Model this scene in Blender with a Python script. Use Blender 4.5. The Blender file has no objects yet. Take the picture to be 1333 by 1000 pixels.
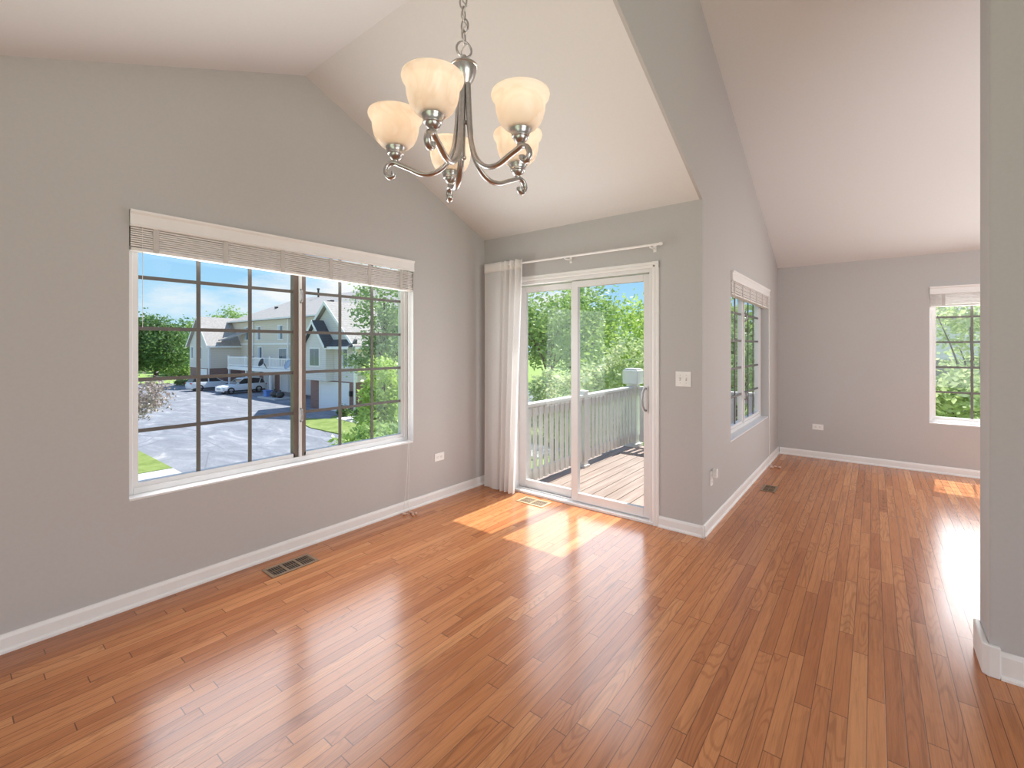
import bpy, math, random
import numpy as np
from mathutils import Vector, Matrix
PI = math.pi
S = bpy.context.scene
COL = S.collection
rng = np.random.default_rng(7)
random.seed(7)

# ------------------------------------------------------------------ camera
cam = bpy.data.cameras.new('camera')
camo = bpy.data.objects.new('camera', cam)
COL.objects.link(camo)
YAW = math.radians(38.35)
camo.location = (0, 0, 1.42)
camo.rotation_euler = (PI / 2, 0, YAW - PI / 2)
cam.sensor_fit = 'HORIZONTAL'
cam.sensor_width = 36
cam.lens = 36 * 595 / 1333
cam.shift_y = -(500 - 451) / 1333 
cam.clip_start = .02
cam.clip_end = 600
S.camera = camo
S.view_settings.view_transform = 'Standard'
S.view_settings.look = 'None'
S.view_settings.exposure = 0.2
S.view_settings.gamma = 1
S.view_settings.use_curve_mapping = False
S.cycles.use_denoising = True
S.cycles.max_bounces = 12
S.cycles.diffuse_bounces = 6
S.cycles.transparent_max_bounces = 24
S.cycles.caustics_reflective = False
S.cycles.caustics_refractive = False
S.cycles.sample_clamp_indirect = 6


# ------------------------------------------------------------------ node helpers
class NT:
    def __init__(s, tree):
        s.t = tree
        s.n = tree.nodes
        s.l = tree.links

    def add(s, typ, props=None, **ins):
        nd = s.n.new(typ)
        for k, v in (props or {}).items():
            setattr(nd, k, v)
        for k, v in ins.items():
            key = int(k[1:]) if k[0] == 'i' and k[1:].isdigit() else k.replace('_', ' ')
            s.set(nd, key, v)
        return nd

    def set(s, nd, key, v):
        sock = nd.inputs[key]
        if isinstance(v, bpy.types.NodeSocket):
            s.l.new(v, sock)
        elif isinstance(v, bpy.types.Node):
            s.l.new(v.outputs[0], sock)
        else:
            sock.default_value = v

    def math(s, op, a, b=0.0, c=None):
        nd = s.n.new('ShaderNodeMath')
        nd.operation = op
        s.set(nd, 0, a)
        s.set(nd, 1, b)
        if c is not None:
            s.set(nd, 2, c)
        return nd.outputs[0]

    def ramp(s, fac, stops, interp='LINEAR'):
        nd = s.n.new('ShaderNodeValToRGB')
        nd.color_ramp.interpolation = interp
        e = nd.color_ramp.elements
        while len(e) < len(stops):
            e.new(.5)
        for el, (p, c) in zip(e, stops):
            el.position = p
            el.color = (*c, 1) if len(c) == 3 else c
        s.set(nd, 0, fac)
        return nd.outputs[0]

    def mix(s, fac, a, b, mode='MIX'):
        nd = s.n.new('ShaderNodeMix')
        nd.data_type = 'RGBA'
        nd.blend_type = mode
        s.set(nd, 0, fac)
        for k, v in ((6, a), (7, b)):
            if isinstance(v, tuple):
                v = (*v[:3], 1)
            s.set(nd, k, v)
        return nd.outputs[2]


def newmat(name):
    m = bpy.data.materials.new(name)
    m.use_nodes = True
    m.node_tree.nodes.clear()
    return m, NT(m.node_tree)


def out(n, sh, disp=None):
    o = n.add('ShaderNodeOutputMaterial')
    n.l.new(sh.outputs[0] if isinstance(sh, bpy.types.Node) else sh, o.inputs[0])


def simple(name, c, rough=.5, metal=0.0, var=.06, scale=12.0, bump=0.0, spec=.5, emis=None, es=0):
    """principled with a gentle procedural colour variation"""
    m, n = newmat(name)
    tc = n.add('ShaderNodeTexCoord')
    nz = n.add('ShaderNodeTexNoise', Scale=scale, Detail=3.0, Vector=tc.outputs['Object'])
    lo = tuple(max(0, x * (1 - var)) for x in c)
    hi = tuple(min(1, x * (1 + var)) for x in c)
    col = n.ramp(nz.outputs[0], [(.3, lo), (.7, hi)])
    p = n.add('ShaderNodeBsdfPrincipled', Base_Color=col, Roughness=rough, Metallic=metal)
    p.inputs['Specular IOR Level'].default_value = spec
    if bump:
        b = n.add('ShaderNodeBump', Strength=bump, Distance=.002, Height=nz.outputs[0])
        n.l.new(b.outputs[0], p.inputs['Normal'])
    if emis:
        p.inputs['Emission Color'].default_value = (*emis, 1)
        p.inputs['Emission Strength'].default_value = es
    out(n, p)
    return m


# ------------------------------------------------------------------ world
def make_world():
    w = bpy.data.worlds.new('sky')
    S.world = w
    w.use_nodes = True
    w.node_tree.nodes.clear()
    n = NT(w.node_tree)
    tc = n.add('ShaderNodeTexCoord')
    sep = n.add('ShaderNodeSeparateXYZ', Vector=tc.outputs['Generated'])
    z = sep.outputs[2]
    base = n.ramp(z, [(0.0, (.62, .84, 1.0)), (.10, (.42, .74, 1.0)), (.28, (.22, .53, .97)), (.8, (.10, .32, .80))])
    mp = n.add('ShaderNodeMapping', Vector=tc.outputs['Generated'])
    mp.inputs['Scale'].default_value = (1.0, 1.0, 3.0)
    mp.inputs['Location'].default_value = (.35, .2, .1)
    nz = n.add('ShaderNodeTexNoise', Scale=3.4, Detail=6.0, Roughness=.58, Vector=mp.outputs[0])
    band = n.ramp(z, [(0.0, (.9,) * 3), (.12, (1,) * 3), (.35, (.55,) * 3), (.8, (.3,) * 3)])
    cl = n.ramp(nz.outputs[0], [(.45, (0,) * 3), (.60, (1,) * 3)])
    f = n.math('MULTIPLY', cl, band)
    col = n.mix(f, base, (.97, .98, 1.0))
    bg = n.add('ShaderNodeBackground', Color=col, Strength=SKY)
    o = n.add('ShaderNodeOutputWorld')
    n.l.new(bg.outputs[0], o.inputs[0])


SKY = .90
SUN = 6.2
make_world()
sun = bpy.data.lights.new('sun', 'SUN')
sun.energy = SUN
sun.angle = .009
sun.color = (1, .975, .93)
suno = bpy.data.objects.new('sun', sun)
suno.rotation_euler = Vector((-1, .09, -1.68)).to_track_quat('-Z', 'Y').to_euler()
COL.objects.link(suno)


def area(name, loc, direction, sx, sy, energy, color=(1, 1, 1)):
    l = bpy.data.lights.new(name, 'AREA')
    l.shape = 'RECTANGLE'
    l.size = sx
    l.size_y = sy
    l.energy = energy
    l.color = color
    o = bpy.data.objects.new(name, l)
    o.location = loc
    o.rotation_euler = Vector(direction).to_track_quat('-Z', 'Y').to_euler()
    COL.objects.link(o)
    return o


# added fill lights: at invented openings behind the camera, and behind the partition
area('back_fill_light', (-3.45, .6, 1.35), (1, 0, .1), 3.8, 2.2, 22, (.95, .975, 1))
area('side_fill_light', (-.6, -4.85, 1.35), (0, 1, 0.02), 4.2, 2.2, 118, (.95, .975, 1))
area('living_fill_light', (3.12, -2.6, 1.4), (1, 0, -.10), 3.6, 2.0, 100, (.96, .98, 1))  # added fill hidden behind the partition, no window there
# daylight entering through the windows in view
for x in (1.166, 2.100):
    area('wide_window_daylight', (x, 3.260, 1.35), (0, -1, 0), .82, 1.40, 16.5, (.97, .985, 1))
area('patio_door_daylight', (3.576, 1.775, 1.03), (-1, 0, 0), .61, 1.82, 12, (.98, .99, 1))
area('patio_door_daylight', (3.626, 2.44, 1.03), (-1, 0, 0), .46, 1.82, 8, (.98, .99, 1))
for y in (-1.00, -1.93):
    area('far_window_daylight', (7.060, y, 1.31), (-1, 0, 0), .82, 1.38, 25, (.98, .99, 1))


# ------------------------------------------------------------------ mesh helpers
class MB:
    def __init__(s):
        s.v = []
        s.f = []
        s.m = []       # material slot per face
        s.slot = 0

    def add(s, vs, fs):
        b = len(s.v)
        s.v += [tuple(map(float, p)) for p in vs]
        for f in fs:
            s.f.append(tuple(b + i for i in f))
            s.m.append(s.slot)
        return s

    def box(s, x0, x1, y0, y1, z0, z1, T=None):
        vs = [(x0, y0, z0), (x1, y0, z0), (x1, y1, z0), (x0, y1, z0), (x0, y0, z1), (x1, y0, z1), (x1, y1, z1), (x0, y1, z1)]
        if T is not None:
            vs = [tuple(T @ Vector(p)) for p in vs]
        return s.add(vs, [(3, 2, 1, 0), (4, 5, 6, 7), (0, 1, 5, 4), (1, 2, 6, 5), (2, 3, 7, 6), (3, 0, 4, 7)])

    def prism(s, poly, vec):
        """extrude planar polygon (list of 3d points) by vec"""
        n = len(poly)
        vs = [tuple(p) for p in poly] + [tuple(np.add(p, vec)) for p in poly]
        fs = [tuple(range(n - 1, -1, -1)), tuple(range(n, 2 * n))]
        for i in range(n):
            j = (i + 1) % n
            fs.append((i, j, n + j, n + i))
        return s.add(vs, fs)

    def lathe(s, prof, c=(0, 0, 0), n=32, T=None, cap=False):
        """prof list of (r, z)"""
        vs, fs = [], []
        for r, z in prof:
            for k in range(n):
                a = 2 * PI * k / n
                p = Vector((r * math.cos(a), r * math.sin(a), z))
                if T is not None:
                    p = T @ p
                vs.append((p.x + c[0], p.y + c[1], p.z + c[2]))
        m = len(prof)
        for i in range(m - 1):
            for k in range(n):
                k2 = (k + 1) % n
                fs.append((i * n + k, i * n + k2, (i + 1) * n + k2, (i + 1) * n + k))
        if cap:
            fs.append(tuple(range(n - 1, -1, -1)))
            fs.append(tuple((m - 1) * n + k for k in range(n)))
        return s.add(vs, fs)

    def sweep(s, path, r, n=10, flat=1.0, up=(0, 0, 1), cap=True, radii=None, closed=False):
        """tube along path; flat scales the cross-section across 'up'-side axis"""
        P = [Vector(p) for p in path]
        m = len(P)
        vs, fs = [], []
        up = Vector(up)
        nrm = None
        for i in range(m):
            if closed:
                t = P[(i + 1) % m] - P[i - 1]
            else:
                t = P[min(i + 1, m - 1)] - P[max(i - 1, 0)]
            if t.length < 1e-9:
                t = Vector((0, 0, 1))
            t.normalize()
            if nrm is None:
                nrm = up - t * up.dot(t)
                if nrm.length < 1e-3:
                    nrm = Vector((1, 0, 0)) - t * t.x
                nrm.normalize()
            else:
                nrm = nrm - t * nrm.dot(t)
                nrm.normalize()
            b = t.cross(nrm)
            rr = radii[i] if radii is not None else r
            for k in range(n):
                a = 2 * PI * k / n
                p = P[i] + nrm * (rr * math.cos(a)) + b * (rr * flat * math.sin(a))
                vs.append(tuple(p))
        for i in range(m if closed else m - 1):
            i2 = (i + 1) % m
            for k in range(n):
                k2 = (k + 1) % n
                fs.append((i * n + k, i * n + k2, i2 * n + k2, i2 * n + k))
        if cap and not closed:
            fs.append(tuple(range(n - 1, -1, -1)))
            fs.append(tuple((m - 1) * n + k for k in range(n)))
        return s.add(vs, fs)

    def ball(s, c, r, n=12, sc=(1, 1, 1)):
        prof = [(r * math.sin(PI * i / n), -r * math.cos(PI * i / n)) for i in range(n + 1)]
        prof[0] = (1e-4, prof[0][1])
        prof[-1] = (1e-4, prof[-1][1])
        return s.lathe(prof, c, n=max(8, n), T=Matrix.Diagonal(sc))

    def build(s, name, mat, parent=None, org=(0, 0, 0), smooth=False, bevel=0, seg=2, autos=None):
        me = bpy.data.meshes.new(name)
        o3 = Vector(org)
        vs = [(p[0] - o3.x, p[1] - o3.y, p[2] - o3.z) for p in s.v]
        me.from_pydata(vs, [], s.f)
        mats = mat if isinstance(mat, (list, tuple)) else [mat]
        for x in mats:
            me.materials.append(x)
        if len(mats) > 1:
            me.polygons.foreach_set('material_index', s.m)
        if smooth:
            me.polygons.foreach_set('use_smooth', [True] * len(me.polygons))
            if autos:
                me.set_sharp_from_angle(angle=math.radians(autos))
        me.update()
        o = bpy.data.objects.new(name, me)
        COL.objects.link(o)
        if parent is not None:
            o.parent = parent
        else:
            o.location = o3
        if bevel:
            b = o.modifiers.new('bevel', 'BEVEL')
            b.width = bevel
            b.segments = seg
            b.limit_method = 'ANGLE'
            b.angle_limit = math.radians(40)
        return o


def tag(o, label, cat, group=None, kind=None):
    o['label'] = label
    o['category'] = cat
    if group:
        o['group'] = group
    if kind:
        o['kind'] = kind
    return o


def thing(name, label, cat, loc=(0, 0, 0), rz=0, group=None, kind=None):
    o = bpy.data.objects.new(name, None)
    o.empty_display_size = .1
    COL.objects.link(o)
    o.location = loc
    o.rotation_euler = (0, 0, rz)
    return tag(o, label, cat, group, kind)


def copy_tree(o, parent=None):
    c = o.copy()
    COL.objects.link(c)
    if parent is not None:
        c.parent = parent
    for ch in list(o.children):
        copy_tree(ch, c)
    return c


def struct(o, label, cat):
    return tag(o, label, cat, kind='structure')


# ------------------------------------------------------------------ materials
M = {}
WALLC = (.49, .475, .468)
M['wall'] = simple('wall_paint', WALLC, .75, var=.015, scale=60, bump=.05, spec=.25)
M['ceiling'] = simple('ceiling_paint', (.71, .705, .705), .85, var=.01, scale=60, spec=.2)
M['trim'] = simple('white_trim_paint', (.80, .785, .775), .4, var=.015)
M['vinyl'] = simple('white_vinyl', (.74, .735, .735), .35, var=.01)
M['muntin'] = simple('taupe_muntin', (.13, .12, .112), .45, var=.05)
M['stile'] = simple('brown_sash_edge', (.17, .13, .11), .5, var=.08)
M['blind'] = simple('faux_wood_blind', (.70, .665, .64), .5, var=.07, scale=30)
M['tape'] = simple('ladder_tape', (.52, .49, .47), .7)
M['cord'] = simple('white_cord', (.75, .73, .70), .7)
M['tassel'] = simple('tassel_wood', (.62, .40, .30), .45)
M['plate'] = simple('plastic_plate', (.82, .81, .79), .35)
M['slot'] = simple('dark_slot', (.03, .03, .03), .6)
M['ventmetal'] = simple('brown_vent_metal', (.27, .185, .12), .45, metal=.3, var=.1)
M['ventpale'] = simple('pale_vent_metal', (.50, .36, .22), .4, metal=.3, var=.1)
M['ventdark'] = simple('vent_dark', (.02, .016, .012), .7)
M['nickel'] = simple('brushed_nickel', (.50, .485, .475), .28, metal=1.0, var=.08, scale=80)
M['steel'] = simple('grey_handle_metal', (.30, .29, .29), .35, metal=.8)
M['asphalt_edge'] = simple('curb', (.62, .61, .58), .8)
M['white_wood'] = simple('white_painted_wood', (.74, .72, .70), .55, var=.03)
M['concrete'] = simple('concrete_walk', (.60, .57, .53), .85, var=.06, scale=3)
M['soffit'] = simple('soffit_paint', (.7, .69, .67), .7)
M['bark'] = simple('bark', (.15, .11, .085), .9, var=.3, scale=6)
M['tire'] = simple('tire_rubber', (.02, .02, .022), .7)
M['rim'] = simple('alloy_rim', (.45, .43, .43), .3, metal=.7)
M['carwhite'] = simple('white_car_paint', (.80, .81, .83), .2, var=.01)
M['carsilver'] = simple('silver_car_paint', (.68, .70, .73), .22, var=.01)
M['carglass'] = simple('car_glass', (.02, .025, .03), .06)
M['cartrim'] = simple('car_black_trim', (.025, .025, .028), .45)
M['headlamp'] = simple('car_headlamp', (.65, .7, .75), .1)
M['taillamp'] = simple('car_tail_lamp', (.5, .04, .03), .2)
M['bldg_trim'] = simple('building_white_trim', (.92, .90, .88), .6)
M['garage'] = simple('garage_door_white', (.90, .90, .92), .5, var=.01)
M['pane'] = simple('building_window_glass', (.12, .16, .19), .08)
M['panepale'] = simple('building_window_blind', (.55, .60, .66), .3)
M['dark_metal'] = simple('dark_metal', (.04, .045, .05), .4, metal=.5)
M['bluebin'] = simple('blue_plastic', (.10, .25, .62), .5)
M['bag'] = simple('black_bag', (.03, .035, .035), .35, var=.3, scale=20)
M['dish'] = simple('blue_grey_dish', (.40, .48, .62), .5)


def wallmat(name, c, period, mortar=.75):
    """horizontal lap siding: board lines and board edge bump along z"""
    m, n = newmat(name)
    tc = n.add('ShaderNodeTexCoord')
    sep = n.add('ShaderNodeSeparateXYZ', Vector=tc.outputs['Object'])
    fr = n.math('FRACT', n.math('DIVIDE', sep.outputs[2], period))
    line = n.math('LESS_THAN', fr, .13)
    col = n.mix(line, c, tuple(x * mortar for x in c))
    p = n.add('ShaderNodeBsdfPrincipled', Base_Color=col, Roughness=.7)
    bp = n.add('ShaderNodeBump', Strength=.5, Distance=.02, Height=fr)
    n.l.new(bp.outputs[0], p.inputs['Normal'])
    out(n, p)
    return m


M['siding_beige'] = wallmat('beige_lap_siding', (.77, .68, .575), .16)
M['siding_grey'] = wallmat('grey_lap_siding', (.76, .725, .70), .16)


def brickmat():
    m, n = newmat('red_brick')
    tc = n.add('ShaderNodeTexCoord')
    sep = n.add('ShaderNodeSeparateXYZ', Vector=tc.outputs['Object'])
    xy = n.math('ADD', sep.outputs[0], sep.outputs[1])
    cb = n.add('ShaderNodeCombineXYZ', X=xy, Y=sep.outputs[2])
    b = n.add('ShaderNodeTexBrick', Vector=cb.outputs[0], Scale=1.0, Color1=(.30, .15, .12, 1), Color2=(.22, .105, .09, 1), Mortar=(.40, .33, .30, 1))
    b.inputs['Brick Width'].default_value = .22
    b.inputs['Row Height'].default_value = .075
    b.inputs['Mortar Size'].default_value = .006
    p = n.add('ShaderNodeBsdfPrincipled', Base_Color=b.outputs[0], Roughness=.85)
    out(n, p)
    return m


M['brick'] = brickmat()


def shinglemat(name, c1, c2):
    m, n = newmat(name)
    tc = n.add('ShaderNodeTexCoord')
    sep = n.add('ShaderNodeSeparateXYZ', Vector=tc.outputs['Object'])
    nz = n.add('ShaderNodeTexNoise', Scale=5.0, Detail=5.0, Roughness=.7, Vector=tc.outputs['Object'])
    col = n.ramp(nz.outputs[0], [(.35, c1), (.65, c2)])
    fr = n.math('FRACT', n.math('DIVIDE', sep.outputs[2], .11))
    ln = n.math('LESS_THAN', fr, .22)
    col = n.mix(ln, col, tuple(x * .72 for x in c1))
    p = n.add('ShaderNodeBsdfPrincipled', Base_Color=col, Roughness=.9)
    out(n, p)
    return m


M['shingle'] = shinglemat('grey_shingles', (.40, .355, .325), (.56, .51, .47))
M['shingle_dark'] = shinglemat('dark_shingles', (.085, .085, .095), (.13, .13, .14))


def floormat():
    m, n = newmat('oak_strip_floor')
    tc = n.add('ShaderNodeTexCoord')
    sep = n.add('ShaderNodeSeparateXYZ', Vector=tc.outputs['Object'])
    x, y = sep.outputs[0], sep.outputs[1]
    W = .0572
    yw = n.math('DIVIDE', n.math('ADD', y, 20.0), W)
    row = n.math('FLOOR', yw)
    fy = n.math('FRACT', yw)
    w1 = n.add('ShaderNodeTexWhiteNoise', {'noise_dimensions': '1D'}, W=row)
    w2 = n.add('ShaderNodeTexWhiteNoise', {'noise_dimensions': '1D'}, W=n.math('ADD', row, 517.3))
    L = n.math('MULTIPLY_ADD', w1.outputs[0], .6, .62)
    xs = n.math('DIVIDE', n.math('ADD', n.math('ADD', x, 40.0), n.math('MULTIPLY', w2.outputs[0], 9.0)), L)
    idx = n.math('FLOOR', xs)
    fx = n.math('FRACT', xs)
    cb = n.add('ShaderNodeCombineXYZ', X=row, Y=idx)
    wn = n.add('ShaderNodeTexWhiteNoise', {'noise_dimensions': '2D'}, Vector=cb.outputs[0])
    base = n.ramp(wn.outputs[0], [(0, (.385, .132, .045)), (.15, (.445, .163, .058)), (.5, (.487, .187, .068)),
                                  (.85, (.53, .214, .081)), (1, (.59, .258, .103))])
    # grain, stretched along the board and shifted from board to board
    off = n.math('MULTIPLY', wn.outputs[0], 53.0)
    gv = n.add('ShaderNodeCombineXYZ', X=n.math('MULTIPLY', n.math('ADD', x, off), 2.2), Y=n.math('MULTIPLY', y, 42.0), Z=off)
    g = n.add('ShaderNodeTexNoise', Vector=gv.outputs[0], Scale=1.0, Detail=5.0, Roughness=.62, Distortion=.9)
    gr = n.ramp(g.outputs[0], [(.36, (.72,) * 3), (.46, (.96,) * 3), (.56, (1.03,) * 3), (.70, (1.12,) * 3)])
    col = n.mix(.75, base, gr, 'MULTIPLY')
    gv2 = n.add('ShaderNodeCombineXYZ', X=n.math('MULTIPLY', n.math('ADD', x, off), 7.0), Y=n.math('MULTIPLY', y, 260.0), Z=off)
    g2 = n.add('ShaderNodeTexNoise', Vector=gv2.outputs[0], Scale=1.0, Detail=2.0)
    gr2 = n.ramp(g2.outputs[0], [(.38, (.86,) * 3), (.55, (1.03,) * 3)])
    col = n.mix(.6, col, gr2, 'MULTIPLY')
    # cathedral figure: contour lines of a smooth stretched field
    gv3 = n.add('ShaderNodeCombineXYZ', X=n.math('MULTIPLY', n.math('ADD', x, off), 1.5), Y=n.math('MULTIPLY', y, 11.0), Z=off)
    g3 = n.add('ShaderNodeTexNoise', Vector=gv3.outputs[0], Scale=1.0, Detail=1.0, Roughness=.4)
    ring = n.math('SINE', n.math('MULTIPLY', g3.outputs[0], 95.0))
    w3 = n.add('ShaderNodeTexWhiteNoise', {'noise_dimensions': '2D'}, Vector=n.add('ShaderNodeCombineXYZ', X=n.math('ADD', row, 71.0), Y=idx).outputs[0])
    fig = n.math('MULTIPLY', n.ramp(w3.outputs[0], [(.45, (.12,) * 3), (.75, (.60,) * 3)]), n.ramp(ring, [(.25, (0,) * 3), (.95, (1,) * 3)]))
    col = n.mix(fig, col, n.mix(1.0, col, (.66, .60, .55), 'MULTIPLY'))
    ey = n.math('MINIMUM', fy, n.math('SUBTRACT', 1.0, fy))
    ex = n.math('MULTIPLY', n.math('MINIMUM', fx, n.math('SUBTRACT', 1.0, fx)), L)
    gap = n.math('MAXIMUM', n.math('LESS_THAN', ey, .024), n.math('LESS_THAN', ex, .0019))
    col = n.mix(n.math('MULTIPLY', gap, .8), col, (.09, .032, .013))
    ro = n.ramp(g.outputs[0], [(.3, (.19,) * 3), (.7, (.26,) * 3)])
    p = n.add('ShaderNodeBsdfPrincipled', Base_Color=col, Roughness=ro)
    p.inputs['Specular IOR Level'].default_value = .5
    p.inputs['IOR'].default_value = 1.54
    h = n.math('SUBTRACT', n.math('MULTIPLY', g.outputs[0], .12), gap)
    bp = n.add('ShaderNodeBump', Strength=.22, Distance=.0012, Height=h)
    n.l.new(bp.outputs[0], p.inputs['Normal'])
    out(n, p)
    return m


M['floor'] = floormat()


def glassmat(name, tint=(.97, .985, .98), k=1.0):
    m, n = newmat(name)
    geo = n.add('ShaderNodeNewGeometry')
    dt = n.add('ShaderNodeVectorMath', {'operation': 'DOT_PRODUCT'}, i0=geo.outputs['Incoming'], i1=geo.outputs['Normal'])
    inv = n.math('SUBTRACT', 1.0, n.math('ABSOLUTE', dt.outputs['Value']))
    fres = n.math('MULTIPLY_ADD', n.math('POWER', inv, 5.0), .96, .035)
    tr = n.add('ShaderNodeBsdfTransparent', Color=(*tint, 1))
    gl = n.add('ShaderNodeBsdfGlossy', Roughness=.01, Color=(.95, .97, 1, 1))
    f = n.math('MULTIPLY', fres, k)
    mx = n.add('ShaderNodeMixShader', i0=f)
    n.l.new(tr.outputs[0], mx.inputs[1])
    n.l.new(gl.outputs[0], mx.inputs[2])
    out(n, mx)
    return m


M['glass'] = glassmat('window_glass', k=.38)


def shademat():
    m, n = newmat('alabaster_glass')
    tc = n.add('ShaderNodeTexCoord')
    nz = n.add('ShaderNodeTexNoise', Scale=6.0, Detail=3.0, Distortion=1.4, Vector=tc.outputs['Object'])
    vein = n.ramp(nz.outputs[0], [(.40, (1.0, .95, .88)), (.49, (.96, .88, .79)), (.52, (1, .95, .88)), (.7, (1, .96, .90))])
    d = n.add('ShaderNodeBsdfDiffuse', Color=vein)
    t = n.add('ShaderNodeBsdfTranslucent', Color=vein)
    mx = n.add('ShaderNodeMixShader', i0=.55)
    n.l.new(d.outputs[0], mx.inputs[1])
    n.l.new(t.outputs[0], mx.inputs[2])
    g = n.add('ShaderNodeBsdfGlossy', Roughness=.3)
    m2 = n.add('ShaderNodeMixShader', i0=.05)
    n.l.new(mx.outputs[0], m2.inputs[1])
    n.l.new(g.outputs[0], m2.inputs[2])
    out(n, m2)
    return m


M['shade'] = shademat()


def bulbmat():
    m, n = newmat('lit_bulb')
    e = n.add('ShaderNodeEmission', Color=(1, .83, .64, 1), Strength=2.0)
    out(n, e)
    return m


M['bulb'] = bulbmat()


def fabricmat(name, c, trans):
    m, n = newmat(name)
    tc = n.add('ShaderNodeTexCoord')
    nz = n.add('ShaderNodeTexNoise', Scale=120.0, Vector=tc.outputs['Object'])
    col = n.ramp(nz.outputs[0], [(.3, tuple(x * .96 for x in c)), (.7, c)])
    d = n.add('ShaderNodeBsdfDiffuse', Color=col)
    t = n.add('ShaderNodeBsdfTranslucent', Color=col)
    mx = n.add('ShaderNodeMixShader', i0=trans)
    n.l.new(d.outputs[0], mx.inputs[1])
    n.l.new(t.outputs[0], mx.inputs[2])
    out(n, mx)
    return m


M['curtain'] = fabricmat('sheer_curtain_cloth', (.80, .78, .765), .35)
M['curtain_head'] = fabricmat('curtain_header_cloth', (.87, .85, .83), .12)


def leafmat(name, c1, c2, c3, trans=.45, sc=1.6):
    m, n = newmat(name)
    tc = n.add('ShaderNodeTexCoord')
    nz = n.add('ShaderNodeTexNoise', Scale=sc, Detail=4.0, Roughness=.75, Vector=tc.outputs['Object'])
    col = n.ramp(nz.outputs[0], [(.3, c1), (.5, c2), (.7, c3)])
    d = n.add('ShaderNodeBsdfDiffuse', Color=col)
    t = n.add('ShaderNodeBsdfTranslucent', Color=col)
    mx = n.add('ShaderNodeMixShader', i0=trans)
    n.l.new(d.outputs[0], mx.inputs[1])
    n.l.new(t.outputs[0], mx.inputs[2])
    g = n.add('ShaderNodeBsdfGlossy', Roughness=.4)
    m2 = n.add('ShaderNodeMixShader', i0=.04)
    n.l.new(mx.outputs[0], m2.inputs[1])
    n.l.new(g.outputs[0], m2.inputs[2])
    out(n, m2)
    return m


M['leaf_dark'] = leafmat('dark_green_leaves', (.07, .15, .04), (.15, .27, .08), (.27, .40, .14))
M['leaf_mid'] = leafmat('mid_green_leaves', (.19, .31, .085), (.36, .50, .155), (.58, .69, .27))
M['leaf_lime'] = leafmat('lime_green_leaves', (.34, .49, .09), (.52, .67, .17), (.72, .79, .32))
M['leaf_grey'] = leafmat('grey_green_leaves', (0.189, 0.297, 0.121), (0.365, 0.486, 0.216), (0.608, 0.702, 0.405))
M['leaf_pale'] = leafmat('pale_tipped_leaves', (.30, .40, .16), (.60, .68, .34), (.92, .88, .62))
M['leaf_pink'] = leafmat('pinkish_blossom', (.20, .12, .10), (.50, .40, .36), (.74, .66, .62), .3, 3)


def grassmat(name, c1, c2, sc):
    m, n = newmat(name)
    tc = n.add('ShaderNodeTexCoord')
    nz = n.add('ShaderNodeTexNoise', Scale=sc, Detail=8.0, Roughness=.75, Vector=tc.outputs['Object'])
    col = n.ramp(nz.outputs[0], [(.3, c1), (.7, c2)])
    p = n.add('ShaderNodeBsdfPrincipled', Base_Color=col, Roughness=.95)
    p.inputs['Specular IOR Level'].default_value = .1
    bp = n.add('ShaderNodeBump', Strength=.8, Distance=.05, Height=nz.outputs[0])
    n.l.new(bp.outputs[0], p.inputs['Normal'])
    out(n, p)
    return m


M['lawn'] = grassmat('lawn', (.15, .22, .05), (.34, .40, .14), 1.2)
M['meadow'] = grassmat('meadow', (.25, .36, .09), (.42, .52, .18), .4)


def asphaltmat():
    m, n = newmat('worn_asphalt')
    tc = n.add('ShaderNodeTexCoord')
    mp = n.add('ShaderNodeMapping', Vector=tc.outputs['Object'])
    mp.inputs['Scale'].default_value = (1, .35, 1)
    mp.inputs['Rotation'].default_value = (0, 0, .5)
    nz = n.add('ShaderNodeTexNoise', Scale=.9, Detail=6.0, Roughness=.65, Distortion=1.2, Vector=mp.outputs[0])
    fine = n.add('ShaderNodeTexNoise', Scale=9.0, Detail=3.0, Vector=tc.outputs['Object'])
    col = n.ramp(nz.outputs[0], [(.32, (.215, .22, .245)), (.5, (.275, .28, .305)), (.6, (.33, .33, .355)), (.68, (.45, .43, .42))])
    col = n.mix(.35, col, n.ramp(fine.outputs[0], [(.3, (.8,) * 3), (.7, (1.15,) * 3)]), 'MULTIPLY')
    vo = n.add('ShaderNodeTexVoronoi', {'feature': 'DISTANCE_TO_EDGE'}, Scale=.22, Vector=tc.outputs['Object'])
    ck = n.math('LESS_THAN', vo.outputs[0], .006)
    col = n.mix(n.math('MULTIPLY', ck, .5), col, (.16, .16, .18))
    p = n.add('ShaderNodeBsdfPrincipled', Base_Color=col, Roughness=.9)
    p.inputs['Specular IOR Level'].default_value = .2
    out(n, p)
    return m


M['asphalt'] = asphaltmat()


def deckmat():
    m, n = newmat('weathered_deck_boards')
    tc = n.add('ShaderNodeTexCoord')
    mp = n.add('ShaderNodeMapping', Vector=tc.outputs['Object'])
    mp.inputs['Scale'].default_value = (1.5, 22, 22)
    nz = n.add('ShaderNodeTexNoise', Scale=1.0, Detail=4.0, Vector=mp.outputs[0])
    n2 = n.add('ShaderNodeTexNoise', Scale=1.3, Detail=3.0, Vector=tc.outputs['Object'])
    c = n.ramp(nz.outputs[0], [(.3, (.36, .265, .22)), (.7, (.50, .39, .335))])
    c = n.mix(.5, c, n.ramp(n2.outputs[0], [(.35, (.8,) * 3), (.65, (1.12,) * 3)]), 'MULTIPLY')
    p = n.add('ShaderNodeBsdfPrincipled', Base_Color=c, Roughness=.8)
    out(n, p)
    return m


M['deck'] = deckmat()

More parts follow.
